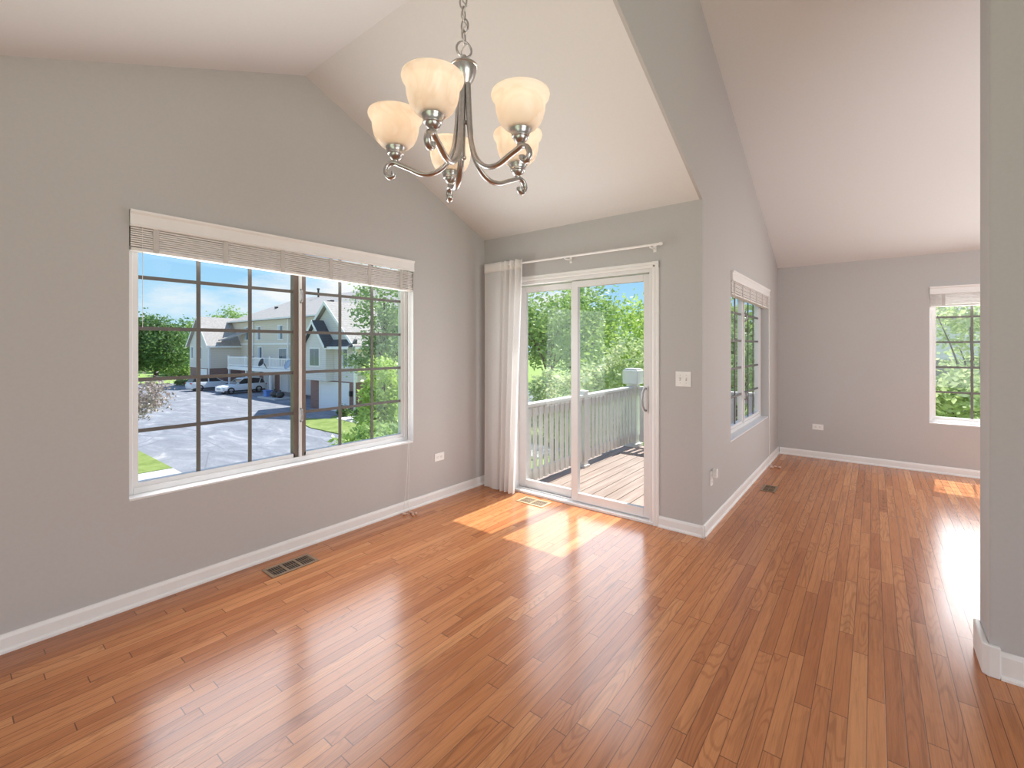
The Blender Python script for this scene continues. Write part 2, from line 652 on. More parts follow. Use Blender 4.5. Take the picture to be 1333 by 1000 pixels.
# ------------------------------------------------------------------ room constants
LY, DX, SY, FX = 3.17, 3.548, 1.0, 6.97        # left wall, door wall, side wall, far wall (inner faces)
BX, RY = -3.6, -5.0                            # walls behind the camera
T = .15
RIDGE = 1.635


def zc_d(x):      # dining ceiling
    return 3.345 - (.432 * (x - RIDGE) if x > RIDGE else .40 * (RIDGE - x))


def zc_l(x):      # living ceiling
    return 2.458 + .430 * (FX - x) if x > 1.4 else 2.458 + .430 * (FX - 1.4) - .30 * (1.4 - x)


def wall_y(mb, y0, y1, xs, top, holes=(), bottom=lambda x: 0.0):
    """wall in an x-z plane between y0 and y1; xs sorted breakpoints"""
    for a, b in zip(xs[:-1], xs[1:]):
        hs = sorted([(h[2], h[3]) for h in holes if h[0] <= a + 1e-6 and h[1] >= b - 1e-6])
        za, zb = bottom(a), bottom(b)
        for h0, h1 in hs:
            mb.prism([(a, y0, za), (b, y0, zb), (b, y0, h0), (a, y0, h0)], (0, y1 - y0, 0))
            za = zb = h1
        mb.prism([(a, y0, za), (b, y0, zb), (b, y0, top(b)), (a, y0, top(a))], (0, y1 - y0, 0))


# ---- floor
mb = MB().box(BX - T, DX + .015, RY - T, LY + T, -.12, 0).box(DX + .015, FX + T, RY - T, SY + T, -.12, 0)
struct(mb.build('floor', M['floor']), 'polished orange-brown oak strip floor running through both rooms', 'floor')

W1 = (.656, 2.610, .575, 2.165)       # left wall window  x0 x1 z0 z1
W2 = (4.415, 6.265, .560, 2.10)       # side wall window
W3 = (-2.43, -.493, .548, 2.09)     # far wall window   y0 y1 z0 z1
DR = (1.377, 2.81, 0.0, 2.045)        # patio door        y0 y1 z0 z1

mb = MB()
wall_y(mb, LY, LY + T, [BX - T, W1[0], RIDGE, W1[1], DX + T], lambda x: zc_d(x) + .02, [W1])
struct(mb.build('wall_left', M['wall']), 'warm grey gable wall with the wide gridded window', 'wall')

mb = MB()
for y0, y1, z0, z1 in ((SY + T, DR[0], 0, 2.53), (DR[1], LY, 0, 2.53), (DR[0], DR[1], DR[3], 2.53)):
    mb.box(DX, DX + T, y0, y1, z0, z1)
struct(mb.build('wall_front', M['wall']), 'warm grey wall around the sliding patio door', 'wall')

mb = MB()
wall_y(mb, SY, SY + .02, [BX, RIDGE, DX], lambda x: zc_l(x) + .02, bottom=zc_d)
# split at the living ridge too
wall_y(mb, SY, SY + T, [DX, W2[0], W2[1], FX + T], lambda x: zc_l(x) + .02, [W2])
struct(mb.build('wall_side', M['wall']), 'warm grey wall with narrow-looking window, rising as a header over the dining opening', 'wall')

mb = MB()
for y0, y1, z0, z1 in ((RY, W3[0], 0, 2.475), (W3[1], SY, 0, 2.475), (W3[0], W3[1], 0, W3[2]), (W3[0], W3[1], W3[3], 2.475)):
    mb.box(FX, FX + T, y0, y1, z0, z1)
struct(mb.build('wall_far', M['wall']), 'warm grey far wall of the living room with a window at its right', 'wall')

mb = MB()
mb.prism([(2.835, RY, 0), (3.05, RY, 0), (3.05, RY, zc_l(3.05) + .02), (2.835, RY, zc_l(2.835) + .02)], (0, -.392 - RY, 0))
struct(mb.build('wall_right', M['wall'], bevel=.006), 'end of a warm grey partition wall at the right edge', 'wall')

# walls behind the camera, with unglazed openings added for the fill lights
mb = MB()
for y0, y1, z0, z1 in ((RY, -1.4, 0, 4.5), (2.6, LY, 0, 4.5), (-1.4, 2.6, 0, .2), (-1.4, 2.6, 2.5, 4.5)):
    mb.box(BX - T, BX, y0, y1, z0, z1)
struct(mb.build('wall_back', M['wall']), 'wall behind the viewpoint with a wide opening added for fill light', 'wall')
mb = MB()
wall_y(mb, RY - T, RY, [BX - T, -2.8, 1.4, 1.6, FX + T], lambda x: zc_l(x) + .02, [(-2.8, 1.4, .2, 2.5), (1.4, 1.6, .2, 2.5)])
struct(mb.build('wall_behind', M['wall']), 'wall to the right behind the viewpoint with openings added for fill light', 'wall')

# ---- ceilings (thick slabs)
mb = MB()
mb.prism([(BX - T, SY + .02, zc_d(BX - T)), (RIDGE, SY + .02, zc_d(RIDGE)), (DX + .001, SY + .02, zc_d(DX)),
          (DX + .001, SY + .02, zc_d(DX) + .16), (RIDGE, SY + .02, 3.5), (BX - T, SY + .02, zc_d(BX - T) + .16)], (0, LY - SY - .02, 0))
struct(mb.build('ceiling', M['ceiling']), 'white vaulted dining room ceiling with a ridge', 'ceiling')
mb = MB()
mb.prism([(BX - T, RY, zc_l(BX - T)), (1.4, RY, zc_l(1.4)), (FX, RY, zc_l(FX)), (FX, RY, zc_l(FX) + .16), (1.4, RY, zc_l(1.4) + .16),
          (BX - T, RY, zc_l(BX - T) + .16)], (0, SY - RY, 0))
struct(mb.build('ceiling.001', M['ceiling']), 'white sloped living room ceiling at upper right', 'ceiling')

# ---- roof overhangs outside
mb = MB().box(DX + .02, 4.13, SY + T, LY + .45, 2.54, 2.70)
struct(mb.build('roof_eave', M['soffit']), 'eave over the patio door', 'roof')
mb = MB().box(FX + .0, 7.55, RY, 1.42, 2.50, 2.66)
mb.prism([(DX + .6, SY + T, zc_l(DX + .6) + .05), (FX, SY + T, zc_l(FX) + .05), (FX, SY + T, zc_l(FX) + .2), (DX + .6, SY + T, zc_l(DX + .6) + .2)], (0, .3, 0))
struct(mb.build('roof_eave.001', M['soffit']), 'eave round the outside of the living room', 'roof')


# ---- baseboards
def baseboard(name, p0, p1, nrm, label, h=.085):
    p0, p1, nr = Vector((*p0, 0)), Vector((*p1, 0)), Vector((*nrm, 0))
    prof = [(0, 0), (.024, 0), (.024, .010), (.019, .018), (.014, .020), (.014, h - .018), (.010, h - .006), (.006, h), (0, h)]
    mb = MB()
    mb.prism([tuple(p0 + nr * d + Vector((0, 0, z))) for d, z in prof], tuple(p1 - p0))
    return struct(mb.build(name, M['trim']), label, 'baseboard')


baseboard('baseboard_left', (BX, LY), (DX, LY), (0, -1), 'white baseboard along the wall below the wide window')
mbs = baseboard('baseboard_front', (DX, SY - .024), (DX, 1.327), (-1, 0), 'short white baseboard between patio door trim and corner')
baseboard('baseboard_front.001', (DX, 2.86), (DX, LY - .024), (-1, 0), 'short white baseboard behind the curtain')
baseboard('baseboard_side', (DX - .024, SY), (FX, SY), (0, -1), 'long white baseboard along the wall with the narrow-looking window')
baseboard('baseboard_far', (FX, SY - .024), (FX, RY), (-1, 0), 'white baseboard along the far living room wall')
baseboard('baseboard_right', (2.835, -.425), (2.835, RY), (-1, 0), 'white baseboard on the near face of the partition', h=.115)
# bullnose corner pieces of the partition's baseboard
mb = MB()
P = [(2.835, -.425), (2.811, -.425), (2.811, -.387), (2.829, -.369), (3.05, -.369), (3.05, -.392), (2.835, -.392)]
mb.prism([(x, y, 0) for x, y in P], (0, 0, .135))
struct(mb.build('baseboard_end', M['trim'], bevel=.005), 'white baseboard corner block round the end of the partition', 'baseboard')

# ------------------------------------------------------------------ windows
def make_window(name, label, W, z0, z1, loc, rz, ncol=3, nrow=5, T0=.08, brown=True):
    r = thing(name, label, 'window', loc, rz, kind='structure')
    # white painted sill and jamb lining of the opening
    mb = MB().box(0, W, 0, T0 + .07, z0, z0 + .014)
    mb.build('window_sill', M['vinyl'], r, bevel=.003)
    a, b = .0, .0
    y0, y1 = T0, T0 + .065
    fw = .034
    f0, f1 = z0 + .014, z1
    mb = MB()
    mb.box(0, fw, y0, y1, f0, f1).box(W - fw, W, y0, y1, f0, f1).box(fw, W - fw, y0, y1, f0, f0 + fw).box(fw, W - fw, y0, y1, f1 - fw, f1)
    mb.build('window_frame', M['vinyl'], r, bevel=.003)
    mid = W / 2 + .01
    mb = MB().box(mid - .009, mid + .009, y0 - .004, y1, f0 + fw, f1 - fw)
    mb.build('mullion', M['vinyl'], r, bevel=.002)
    sashes = ((fw, mid - .009), (mid + .009, W - fw))
    for i, (u0, u1) in enumerate(sashes):
        sw = .026
        v0, v1 = f0 + fw, f1 - fw
        ys0, ys1 = y0 + .012, y1 - .008
        mb = MB()
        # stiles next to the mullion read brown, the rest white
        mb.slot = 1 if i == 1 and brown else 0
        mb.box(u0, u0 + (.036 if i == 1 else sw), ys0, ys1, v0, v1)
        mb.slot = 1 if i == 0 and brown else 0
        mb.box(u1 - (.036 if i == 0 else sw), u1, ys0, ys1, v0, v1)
        mb.slot = 0
        mb.box(u0 + sw, u1 - sw, ys0, ys1, v0, v0 + sw).box(u0 + sw, u1 - sw, ys0, ys1, v1 - sw, v1)
        s = mb.build('sash', [M['vinyl'], M['stile']], r)
        g0, g1, h0, h1 = u0 + sw, u1 - sw, v0 + sw, v1 - sw
        MB().box(g0 - .004, g1 + .004, ys0 + .018, ys0 + .022, h0 - .004, h1 + .004).build('glass_pane', M['glass'], s)
        mb = MB()
        for k in range(1, ncol):
            u = g0 + (g1 - g0) * k / ncol
            mb.box(u - .0105, u + .0105, ys0 + .008, ys0 + .017, h0, h1)
        for k in range(1, nrow):
            z = h0 + (h1 - h0) * k / nrow
            mb.box(g0, g1, ys0 + .0085, ys0 + .0165, z - .0105, z + .0105)
        mb.build('muntin_grid', M['muntin'], s)
        if i == 0:
            for zz in (z0 + (z1 - z0) * .76, z0 + (z1 - z0) * .22):
                l = MB()
                l.sweep([(mid, y0 - .003, zz - .045), (mid - .001, y0 - .02, zz - .035), (mid - .002, y0 - .026, zz), (mid - .001, y0 - .02, zz + .035), (mid, y0 - .003, zz + .045)], .008, 8)
                l.build('sash_lock', M['steel'], s, smooth=True)
    return r


make_window('window_1', 'wide two-sash gridded window looking onto the parking lot', W1[1] - W1[0], W1[2], W1[3], (W1[0], LY, 0), 0)
make_window('window_2', 'gridded window seen edge-on in the wall beyond the patio door', W2[1] - W2[0], W2[2], W2[3], (W2[0], SY, 0), 0, brown=False)
make_window('window_3', 'gridded window in the far living room wall beside the partition', W3[1] - W3[0], W3[2], W3[3], (FX, W3[1], 0), -PI / 2)


def make_blind(label, W, ztop, zbot, loc, rz, tilt=0.0, cord_u=None, cord_drop=None):
    r = thing('window_blind', label, 'blind', loc, rz, group='raised slat blinds')
    zv = ztop - .09
    mb = MB()
    prof = [(0, zv), (-.016, zv), (-.020, zv + .008), (-.016, zv + .016), (-.016, ztop - .022), (-.024, ztop - .012), (-.026, ztop), (0, ztop)]
    mb.prism([(.002, y, z) for y, z in prof], (W - .004, 0, 0))
    mb.build('valance', M['trim'], r)
    MB().box(.01, W - .01, .005, .055, zv + .02, ztop - .008).build('headrail', M['vinyl'], r)
    n = 10
    mb = MB()
    zb = zbot + .022
    for k in range(n):
        z = zb + (zv + .010 - zb) * (k + .5) / n
        t = .0042
        dy = .002 * math.sin(k * 2.1)
        u1 = W - .014 - .004 * (k % 3)
        dz = -tilt
        mb.prism([(.006, -.006 + dy, z - t), (.006, .046 + dy, z - t), (.006, .046 + dy, z + t), (.006, -.006 + dy, z + t)], (u1 - .006, 0, dz * (1 - .55 * k / n)))
    mb.build('slats', M['blind'], r)
    mb = MB()
    mb.prism([(.006, -.008, zbot), (.006, .048, zbot), (.006, .048, zbot + .018), (.006, -.008, zbot + .018)], (W - .022, 0, -tilt))
    mb.build('bottom_rail', M['blind'], r, bevel=.003)
    for q in (.06, .24, .42, .6, .77, .93):
        u = W * q
        dz = -tilt * q
        MB().box(u - .014, u + .014, -.0095, -.0085, zbot + dz, zv + .008).build('ladder_tape', M['tape'], r)
    mb = MB()
    mb.sweep([(.055, -.012, zv), (.056, -.013, zbot - .02 - .25), (.056, -.012, zbot - .42)], .0016, 6)
    mb.build('lift_cord', M['cord'], r)
    if cord_u is not None:
        mb = MB()
        for k, du in enumerate((0, .012)):
            u = cord_u + du
            mb.sweep([(u, -.028, zv), (u, -.030, zbot - .3), (u + .005 * k, -.030, .60), (u - .02 + .01 * k, -.036, .3), (u - .05 + .03 * k, -.034, .04 + .02 * k),
                      (u - .06 + .04 * k, -.06, .010), (u - .05 + .03 * k, -.085, .008)], .0016, 6)
        mb.build('pull_cord', M['cord'], r)
        for k, (du, dv, an) in enumerate(((-.02, -.10, .3), (-.075, -.075, 1.1), (-.045, -.145, -.5), (-.005, -.14, 2.2))):
            Tm = Matrix.Rotation(an, 3, 'Z') @ Matrix.Rotation(PI / 2, 3, 'X')
            l = MB().lathe([(.0015, -.018), (.0085, -.016), (.0105, -.009), (.009, .004), (.005, .014), (.002, .018)], (cord_u + du, dv, .0106), 12, T=Tm, cap=True)
            l.build('cord_tassel', M['tassel'], r, smooth=True)
    return r


make_blind('raised white slat blind at the top of the wide parking-lot window', W1[1] - W1[0], W1[3], 1.945, (W1[0], LY, 0), 0, tilt=.045, cord_u=1.875)
make_blind('raised white slat blind at the top of the edge-on window beyond the patio door', W2[1] - W2[0], W2[3], 1.885, (W2[0], SY, 0), 0, tilt=.01, cord_u=1.72)
make_blind('raised white slat blind at the top of the far wall window', W3[1] - W3[0], W3[3], 1.865, (FX, W3[1], 0), -PI / 2)

# ------------------------------------------------------------------ patio door
door = thing('door_1', 'white sliding glass patio door opening onto the deck', 'door', (DX, 0, 0), kind='structure')
O = (DX, 0, 0)
y0, y1 = DR[0], DR[1]
mb = MB()
mb.box(DX + .0, DX + T, y0, y0 + .03, 0, DR[3]).box(DX, DX + T, y1 - .03, y1, 0, DR[3]).box(DX, DX + T, y0 + .03, y1 - .03, DR[3] - .03, DR[3])
mb.build('door_frame', M['vinyl'], door, O, bevel=.003)
mb = MB().box(DX - .015, DX + T + .03, y0, y1, 0, .022).box(DX + .045, DX + .055, y0 + .03, y1 - .03, .022, .036).box(DX + .095, DX + .105, y0 + .03, y1 - .03, .022, .036)
mb.build('threshold', M['vinyl'], door, O, bevel=.003)


def door_panel(x0, x1, a, b, sl, sr, zt, zb0, handle):
    mb = MB()
    mb.box(x0, x1, a, a + sl, .03, zt).box(x0, x1, b - sr, b, .03, zt)
    mb.box(x0, x1, a + sl, b - sr, .03, zb0).box(x0, x1, a + sl, b - sr, zt - .055, zt)
    p = mb.build('sliding_panel' if handle else 'fixed_panel', M['vinyl'], door, O, bevel=.004)
    xm = (x0 + x1) / 2
    MB().box(xm - .003, xm + .003, a + sl - .004, b - sr + .004, zb0 - .004, zt - .051).build('glass_pane', M['glass'], p, O)
    if handle:
        yh = a + sl * .55
        MB().box(x0 - .008, x0, yh - .014, yh + .014, .88, 1.10).build('handle_plate', M['vinyl'], p, O, bevel=.003)
        h = MB()
        h.sweep([(x0 - .008, yh + .002, .90), (x0 - .028, yh + .010, .905), (x0 - .040, yh + .018, .94), (x0 - .044, yh + .022, .99), (x0 - .040, yh + .018, 1.04), (x0 - .028, yh + .010, 1.075), (x0 - .008, yh + .002, 1.08)], .0085, 10)
        tag_h = h.build('door_handle', M['steel'], p, O, smooth=True)
        tag_h['label'] = 'curved grey pull handle'
    return p


door_panel(DX + .03, DX + .07, y0 + .03, 2.145, .06, .065, 2.005, .105, True)
door_panel(DX + .08, DX + .12, 2.105, y1 - .03, .075, .085, 2.005, .105, False)

mb = MB()
CW = .05
prof = [(0, 0), (-.012, 0), (-.016, .008), (-.016, .02), (-.011, .026), (-.013, .045), (-.008, CW), (0, CW)]   # (x off, distance from opening)
# right, top, left casing legs
mb.prism([(DX + a, y0 - b, 0) for a, b in prof], (0, 0, DR[3] + CW))
mb.prism([(DX + a, y1 + b, 0) for a, b in prof], (0, 0, DR[3] + CW))
mb.prism([(DX + a, y0 - CW, DR[3] + b) for a, b in prof], (0, y1 - y0 + 2 * CW, 0))
struct(mb.build('trim_1', M['trim']), 'white moulded casing round the sliding patio door', 'door casing')

# ------------------------------------------------------------------ curtain rod and curtain
rx, rz_ = 3.45, 2.207
rod = thing('curtain_rod', 'thin white curtain rod above the patio door', 'curtain rod', (DX, 2.1, rz_))
O = (DX, 2.1, rz_)
mb = MB().sweep([(rx, 1.28, rz_), (rx, 3.06, rz_ + .004)], .0095, 12)
mb.build('rod', M['trim'], rod, O, smooth=True, autos=40)
for yy in (1.275, 3.065):
    MB().lathe([(.0095, -.012), (.0125, -.012), (.0125, .006), (.008, .012), (.001, .013)], (rx, yy, rz_), 14, T=Matrix.Rotation(PI / 2 if yy < 2 else -PI / 2, 3, 'X')).build('end_cap', M['trim'], rod, O, smooth=True, autos=40)
for yy in (1.36, 2.13, 2.95):
    MB().box(rx - .002, DX, yy - .006, yy + .006, rz_ - .022, rz_ - .010).box(DX - .005, DX, yy - .012, yy + .012, rz_ - .04, rz_ + .02).box(rx - .012, rx + .012, yy - .006, yy + .006, rz_ - .016, rz_ - .0095).build('bracket', M['trim'], rod, O)


def curtain_mesh(zs, grow, band):
    """folded cloth hung on the rod; rows of points at heights zs"""
    mb = MB()
    nu = 140
    rows = []
    for z in zs:
        q = z / 2.24
        ya, yb = 3.075, 2.585 + .10 * max(0.0, 1 - q) ** 1.2
        row = []
        for i in range(nu + 1):
            u = i / nu
            # flat part at the corner, tight folds at the leading edge
            y = ya + (yb - ya) * u
            amp = (.010 + .022 * min(1, max(0, (u - .40) / .25))) * (1 - .25 * q)
            ph = 2 * PI * (2.0 * u + 5.0 * max(0, u - .45))
            x = rx - .012 - grow + amp * math.sin(ph + .4 * math.sin(3 * q)) + .004 * math.sin(19 * u + 2 * q)
            x = min(x, DX - .022)
            row.append((x, y, z))
        rows.append(row)
    vs = [p for r in rows for p in r]
    m = nu + 1
    fs = [(j * m + i, j * m + i + 1, (j + 1) * m + i + 1, (j + 1) * m + i) for j in range(len(zs) - 1) for i in range(nu)]
    mb.add(vs, fs)
    return mb


cur = thing('curtain', 'white sheer floor-length curtain gathered at the corner beside the patio door', 'curtain', (rx, 2.85, 0))
O = (rx, 2.85, 0)
o = curtain_mesh(list(np.linspace(.012, 2.16, 30)), 0, False).build('curtain_panel', M['curtain'], cur, O, smooth=True)
o = curtain_mesh([2.155, 2.19, 2.215, 2.245], .004, True).build('curtain_header', M['curtain_head'], cur, O, smooth=True)
sd = o.modifiers.new('thickness', 'SOLIDIFY')
sd.thickness = .002


# ------------------------------------------------------------------ outlets, switch, floor vents
def make_outlet(label, loc, rz, w=.118, h=.072):
    r = thing('wall_outlet', label, 'outlet', loc, rz, group='sideways wall outlets')
    MB().box(-w / 2, w / 2, -.006, 0, -h / 2, h / 2).build('cover_plate', M['plate'], r, bevel=.003)
    for sx in (-1, 1):
        c = sx * w * .19
        s = MB().box(c - .017, c + .017, -.008, -.005, -.014, .014).build('socket', M['plate'], r, bevel=.004)
        k = MB()
        for dz in (-.006, .006):
            k.box(c - .004, c + .006, -.0085, -.0078, dz - .0012, dz + .0012)
        k.box(c - .011, c - .007, -.0085, -.0078, -.002, .002)
        k.build('slot', M['slot'], s)
    MB().lathe([(.003, 0), (.0025, .0015), (.0003, .0018)], (0, -.006, 0), 10, T=Matrix.Rotation(PI / 2, 3, 'X')).build('screw', M['plate'], r)
    return r


make_outlet('white sideways outlet low on the wall right of the wide window', (2.915, LY, .393), 0)
make_outlet('white sideways outlet low on the far living room wall', (FX, .556, .395), -PI / 2)
w_o = thing('wall_outlet', 'outlet with a white plugged-in adapter on the wall just past the corner', 'outlet', (3.78, SY, .385), 0)
MB().box(-.036, .036, -.006, 0, -.058, .058).build('cover_plate', M['plate'], w_o, bevel=.003)
for dz in (-.026, .026):
    s = MB().box(-.015, .015, -.008, -.005, dz - .017, dz + .017).build('socket', M['plate'], w_o, bevel=.004)
    MB().box(-.007, -.005, -.0085, -.0078, dz - .006, dz + .006).box(.005, .007, -.0085, -.0078, dz - .006, dz + .006).build('slot', M['slot'], s)
MB().box(.0, .045, -.042, -.008, .005, .075).build('adapter', M['plate'], w_o, bevel=.005)

sw = thing('light_switch', 'white two-gang toggle light switch between patio door and corner', 'light switch', (DX, 1.139, 1.17), -PI / 2)
MB().box(-.058, .058, -.006, 0, -.058, .058).build('cover_plate', M['plate'], sw, bevel=.003)
for sx in (-1, 1):
    t = MB().box(sx * .023 - .005, sx * .023 + .005, -.008, -.005, -.012, .012).build('toggle_slot', M['tape'], sw)
    MB().box(sx * .023 - .0035, sx * .023 + .0035, -.018, -.007, -.002 + .003 * sx, .006 + .003 * sx).build('toggle', M['plate'], sw, bevel=.001)
    for dz in (-.03, .03):
        MB().lathe([(.003, 0), (.0025, .0014), (.0003, .0016)], (sx * .023, -.006, dz), 10, T=Matrix.Rotation(PI / 2, 3, 'X')).build('screw', M['tape'], sw)


def make_vent(label, loc, rz, L, Wd, mat, n):
    r = thing('floor_vent', label, 'vent', loc, rz, group='floor registers')
    e = .02
    mb = MB()
    mb.box(-L / 2, L / 2, -Wd / 2, -Wd / 2 + e, 0, .005).box(-L / 2, L / 2, Wd / 2 - e, Wd / 2, 0, .005)
    mb.box(-L / 2, -L / 2 + e, -Wd / 2 + e, Wd / 2 - e, 0, .005).box(L / 2 - e, L / 2, -Wd / 2 + e, Wd / 2 - e, 0, .005)
    for q in ((-1 / 6, 1 / 6) if n == 3 else (0,)):
        mb.box((L - 2 * e) * q - .006, (L - 2 * e) * q + .006, -Wd / 2 + e, Wd / 2 - e, 0, .005)
    mb.build('rim', mat, r, bevel=.0015)
    MB().box(-L / 2 + .004, L / 2 - .004, -Wd / 2 + .004, Wd / 2 - .004, .0002, .0012).build('grille_backing', M['ventdark'], r)
    mb = MB()
    ns = int((L - 2 * e) / .014)
    for k in range(ns):
        x = -L / 2 + e + (L - 2 * e) * (k + .5) / ns
        mb.box(x - .0017, x + .0017, -Wd / 2 + e, Wd / 2 - e, .001, .0042)
    mb.box(-L / 2 + e, L / 2 - e, -.0015, .0015, .001, .0044)
    mb.build('louvers', mat, r)
    return r


make_vent('long brown floor register beside the baseboard under the wide window', (1.434, 2.958, 0), 0, .30, .155, M['ventmetal'], 3)
make_vent('sunlit tan floor register in front of the patio door', (3.39, 2.432, 0), PI / 2, .285, .155, M['ventpale'], 2)
make_vent('brown floor register on the living room floor near the side wall', (5.165, .815, 0), 0, .24, .125, M['ventmetal'], 2)

# ------------------------------------------------------------------ chandelier
F2 = Vector((math.cos(YAW), math.sin(YAW), 0))
R2 = Vector((math.sin(YAW), -math.cos(YAW), 0))
CH = F2 * 1.60 + R2 * (1.60 * (604 - 666.5) / 595)
cz = zc_d(CH.x)
ch = thing('chandelier', 'brushed nickel five-arm chandelier with lit frosted bell shades', 'chandelier', (CH.x, CH.y, 2.0))
O = Vector((CH.x, CH.y, 2.0))
HUB = 2.385
# ceiling canopy (follows the slope)
tilt = Matrix.Rotation(-math.atan(.40), 3, 'Y')
MB().lathe([(.001, -.032), (.02, -.031), (.045, -.022), (.062, -.006), (.065, .004), (.065, .02)], (CH.x, CH.y, cz), 28, T=tilt).build('ceiling_canopy', M['nickel'], ch, O, smooth=True, autos=50)
# hub with stepped cap
prof = [(.001, -.062), (.014, -.061), (.020, -.056), (.024, -.046), (.034, -.030), (.041, -.012), (.0435, .004), (.044, .010), (.047, .012), (.047, .017), (.042, .020),
        (.036, .024), (.022, .027), (.012, .03), (.009, .04), (.008, .052), (.001, .054)]
MB().lathe(prof, (CH.x, CH.y, HUB), 32).build('hub', M['nickel'], ch, O, smooth=True, autos=45)
# centre rod with collar
mb = MB().lathe([(.0045, -.30), (.0045, -.06)], (CH.x, CH.y, HUB), 12, cap=True)
mb.lathe([(.001, -.192), (.010, -.188), (.010, -.176), (.0045, -.172)], (CH.x, CH.y, HUB), 16)
mb.ball((CH.x, CH.y, HUB - .305), .009)
mb.build('centre_rod', M['nickel'], ch, O, smooth=True, autos=45)
# loop + chain
zz = HUB + .052


def link_mb(c, rot, a=.0125, b=.024, r=.003):
    pts = []
    for k in range(20):
        t = 2 * PI * k / 20
        p = Vector((a * math.cos(t), 0, b * math.sin(t)))
        p = Matrix.Rotation(rot, 3, 'Z') @ p
        pts.append(p + Vector(c))
    return MB().sweep(pts, r, 8, closed=True)


link_mb((CH.x, CH.y, zz + .022), -.5, .027, .027, .0040).build('hub_loop', M['nickel'], ch, O, smooth=True)
z = zz + .066
k = 0
while z < cz - .03:
    dx = .004 * math.sin(k * 1.7)
    link_mb((CH.x + dx, CH.y, z), .4 + (PI / 2) * (k % 2)).build('chain_link', M['nickel'], ch, O, smooth=True)
    z += .0405
    k += 1
mb = MB()
pts = [(CH.x + .010 * math.sin(5.2 * i), CH.y + .010 * math.cos(5.2 * i), zz + .0 + (cz - zz - .02) * i / 60) for i in range(61)]
mb.sweep(pts, .0024, 6)
mb.build('power_cord', M['tape'], ch, O, smooth=True)

ARM_R = .238
PH0 = math.radians(-17)


def bez(P, n=40):
    """Catmull-Rom through points"""
    res = []
    P = [np.array(p, float) for p in P]
    P = [2 * P[0] - P[1]] + P + [2 * P[-1] - P[-2]]
    for i in range(1, len(P) - 2):
        for t in np.linspace(0, 1, n, endpoint=False):
            a, b, c, d = P[i - 1], P[i], P[i + 1], P[i + 2]
            res.append(.5 * ((2 * b) + (-a + c) * t + (2 * a - 5 * b + 4 * c - d) * t * t + (-a + 3 * b - 3 * c + d) * t ** 3))
    res.append(P[-2])
    return res


CUPZ = 2.062      # underside of the cup
arm2d = [(.018, HUB - .05), (.021, HUB - .12), (.026, HUB - .20), (.037, HUB - .272), (.062, HUB - .327), (.102, HUB - .359), (.148, HUB - .363), (.192, HUB - .345), (.222, CUPZ - .010),
         (.244, CUPZ - .002), (.264, CUPZ - .010), (.273, CUPZ - .033), (.262, CUPZ - .052), (.247, CUPZ - .048), (.245, CUPZ - .034)]
arm_path = bez(arm2d, 10)
for i in range(5):
    ph = PH0 + i * 2 * PI / 5
    d = -F2 * math.cos(ph) + R2 * math.sin(ph)
    side = Vector((-d.y, d.x, 0))
    pts = [(CH.x + d.x * r, CH.y + d.y * r, z) for r, z in arm_path]
    m = len(pts)
    radii = [.0084] * m
    for q in range(m):
        if q > m - 14:
            radii[q] = .0084 + .0014 * (q - (m - 14)) / 14
    mb = MB().sweep(pts, .0052, 12, flat=1.4, up=tuple(side.cross(Vector((0, 0, 1)))), radii=radii)
    arm = mb.build('arm', M['nickel'], ch, O, smooth=True, autos=50)
    c = (CH.x + d.x * ARM_R, CH.y + d.y * ARM_R, CUPZ)
    MB().lathe([(.001, -.004), (.009, -.003), (.012, .004), (.011, .008), (.0165, .012), (.022, .020), (.0235, .026), (.0275, .028), (.0285, .032), (.0275, .036),
                (.032, .044), (.0355, .056), (.037, .060), (.0355, .062), (.030, .060)], c, 32).build('shade_holder', M['nickel'], arm, O, smooth=True, autos=45)
    s0 = .050
    sp = [(.032, s0), (.050, s0 + .008), (.064, s0 + .022), (.0735, s0 + .042), (.0785, s0 + .062), (.0800, s0 + .078), (.0818, s0 + .088), (.0868, s0 + .097), (.0922, s0 + .105), (.0940, s0 + .112), (.0930, s0 + .117)]
    inn = [(r - .004, z + .001) for r, z in reversed(sp)]
    sh = MB().lathe(sp + inn, c, 48).build('lamp_shade', M['shade'], arm, O, smooth=True)
    MB().lathe([(.001, .060), (.012, .062), (.013, .085), (.024, .105), (.027, .122), (.02, .140), (.001, .146)], c, 20).build('light_bulb', M['bulb'], arm, O, smooth=True)
    l = bpy.data.lights.new('chandelier_lamp', 'POINT')
    l.energy = .72
    l.color = (1, .82, .64)
    l.shadow_soft_size = .03
    lo = bpy.data.objects.new('chandelier_lamp', l)
    lo.location = (c[0] - O.x, c[1] - O.y, c[2] + .165 - O.z)
    lo.parent = ch
    COL.objects.link(lo)

# ------------------------------------------------------------------ deck
DZ = -.10
mb = MB()
y = SY + T + .01
while y < 2.98:
    mb.box(DX + T + .02, 6.72, y, y + .132, DZ - .03, DZ)
    y += .139
struct(mb.build('deck_floor', M['deck'], bevel=.003), 'sunlit pinkish-brown board deck outside the patio door', 'deck')
mb = MB().box(DX + T + .02, 6.70, SY + T + .02, SY + T + .06, DZ - .28, DZ - .03).box(DX + T + .02, 6.70, 2.9, 2.94, DZ - .28, DZ - .03).box(6.64, 6.70, SY + T + .06, 2.9, DZ - .28, DZ - .03)
for px_, py_ in ((6.6, 2.9), (6.6, 1.3)):
    mb.box(px_ - .06, px_ + .06, py_ - .06, py_ + .06, -3.68, DZ - .28)
struct(mb.build('deck_frame', M['white_wood']), 'framing under the outside deck', 'deck frame')


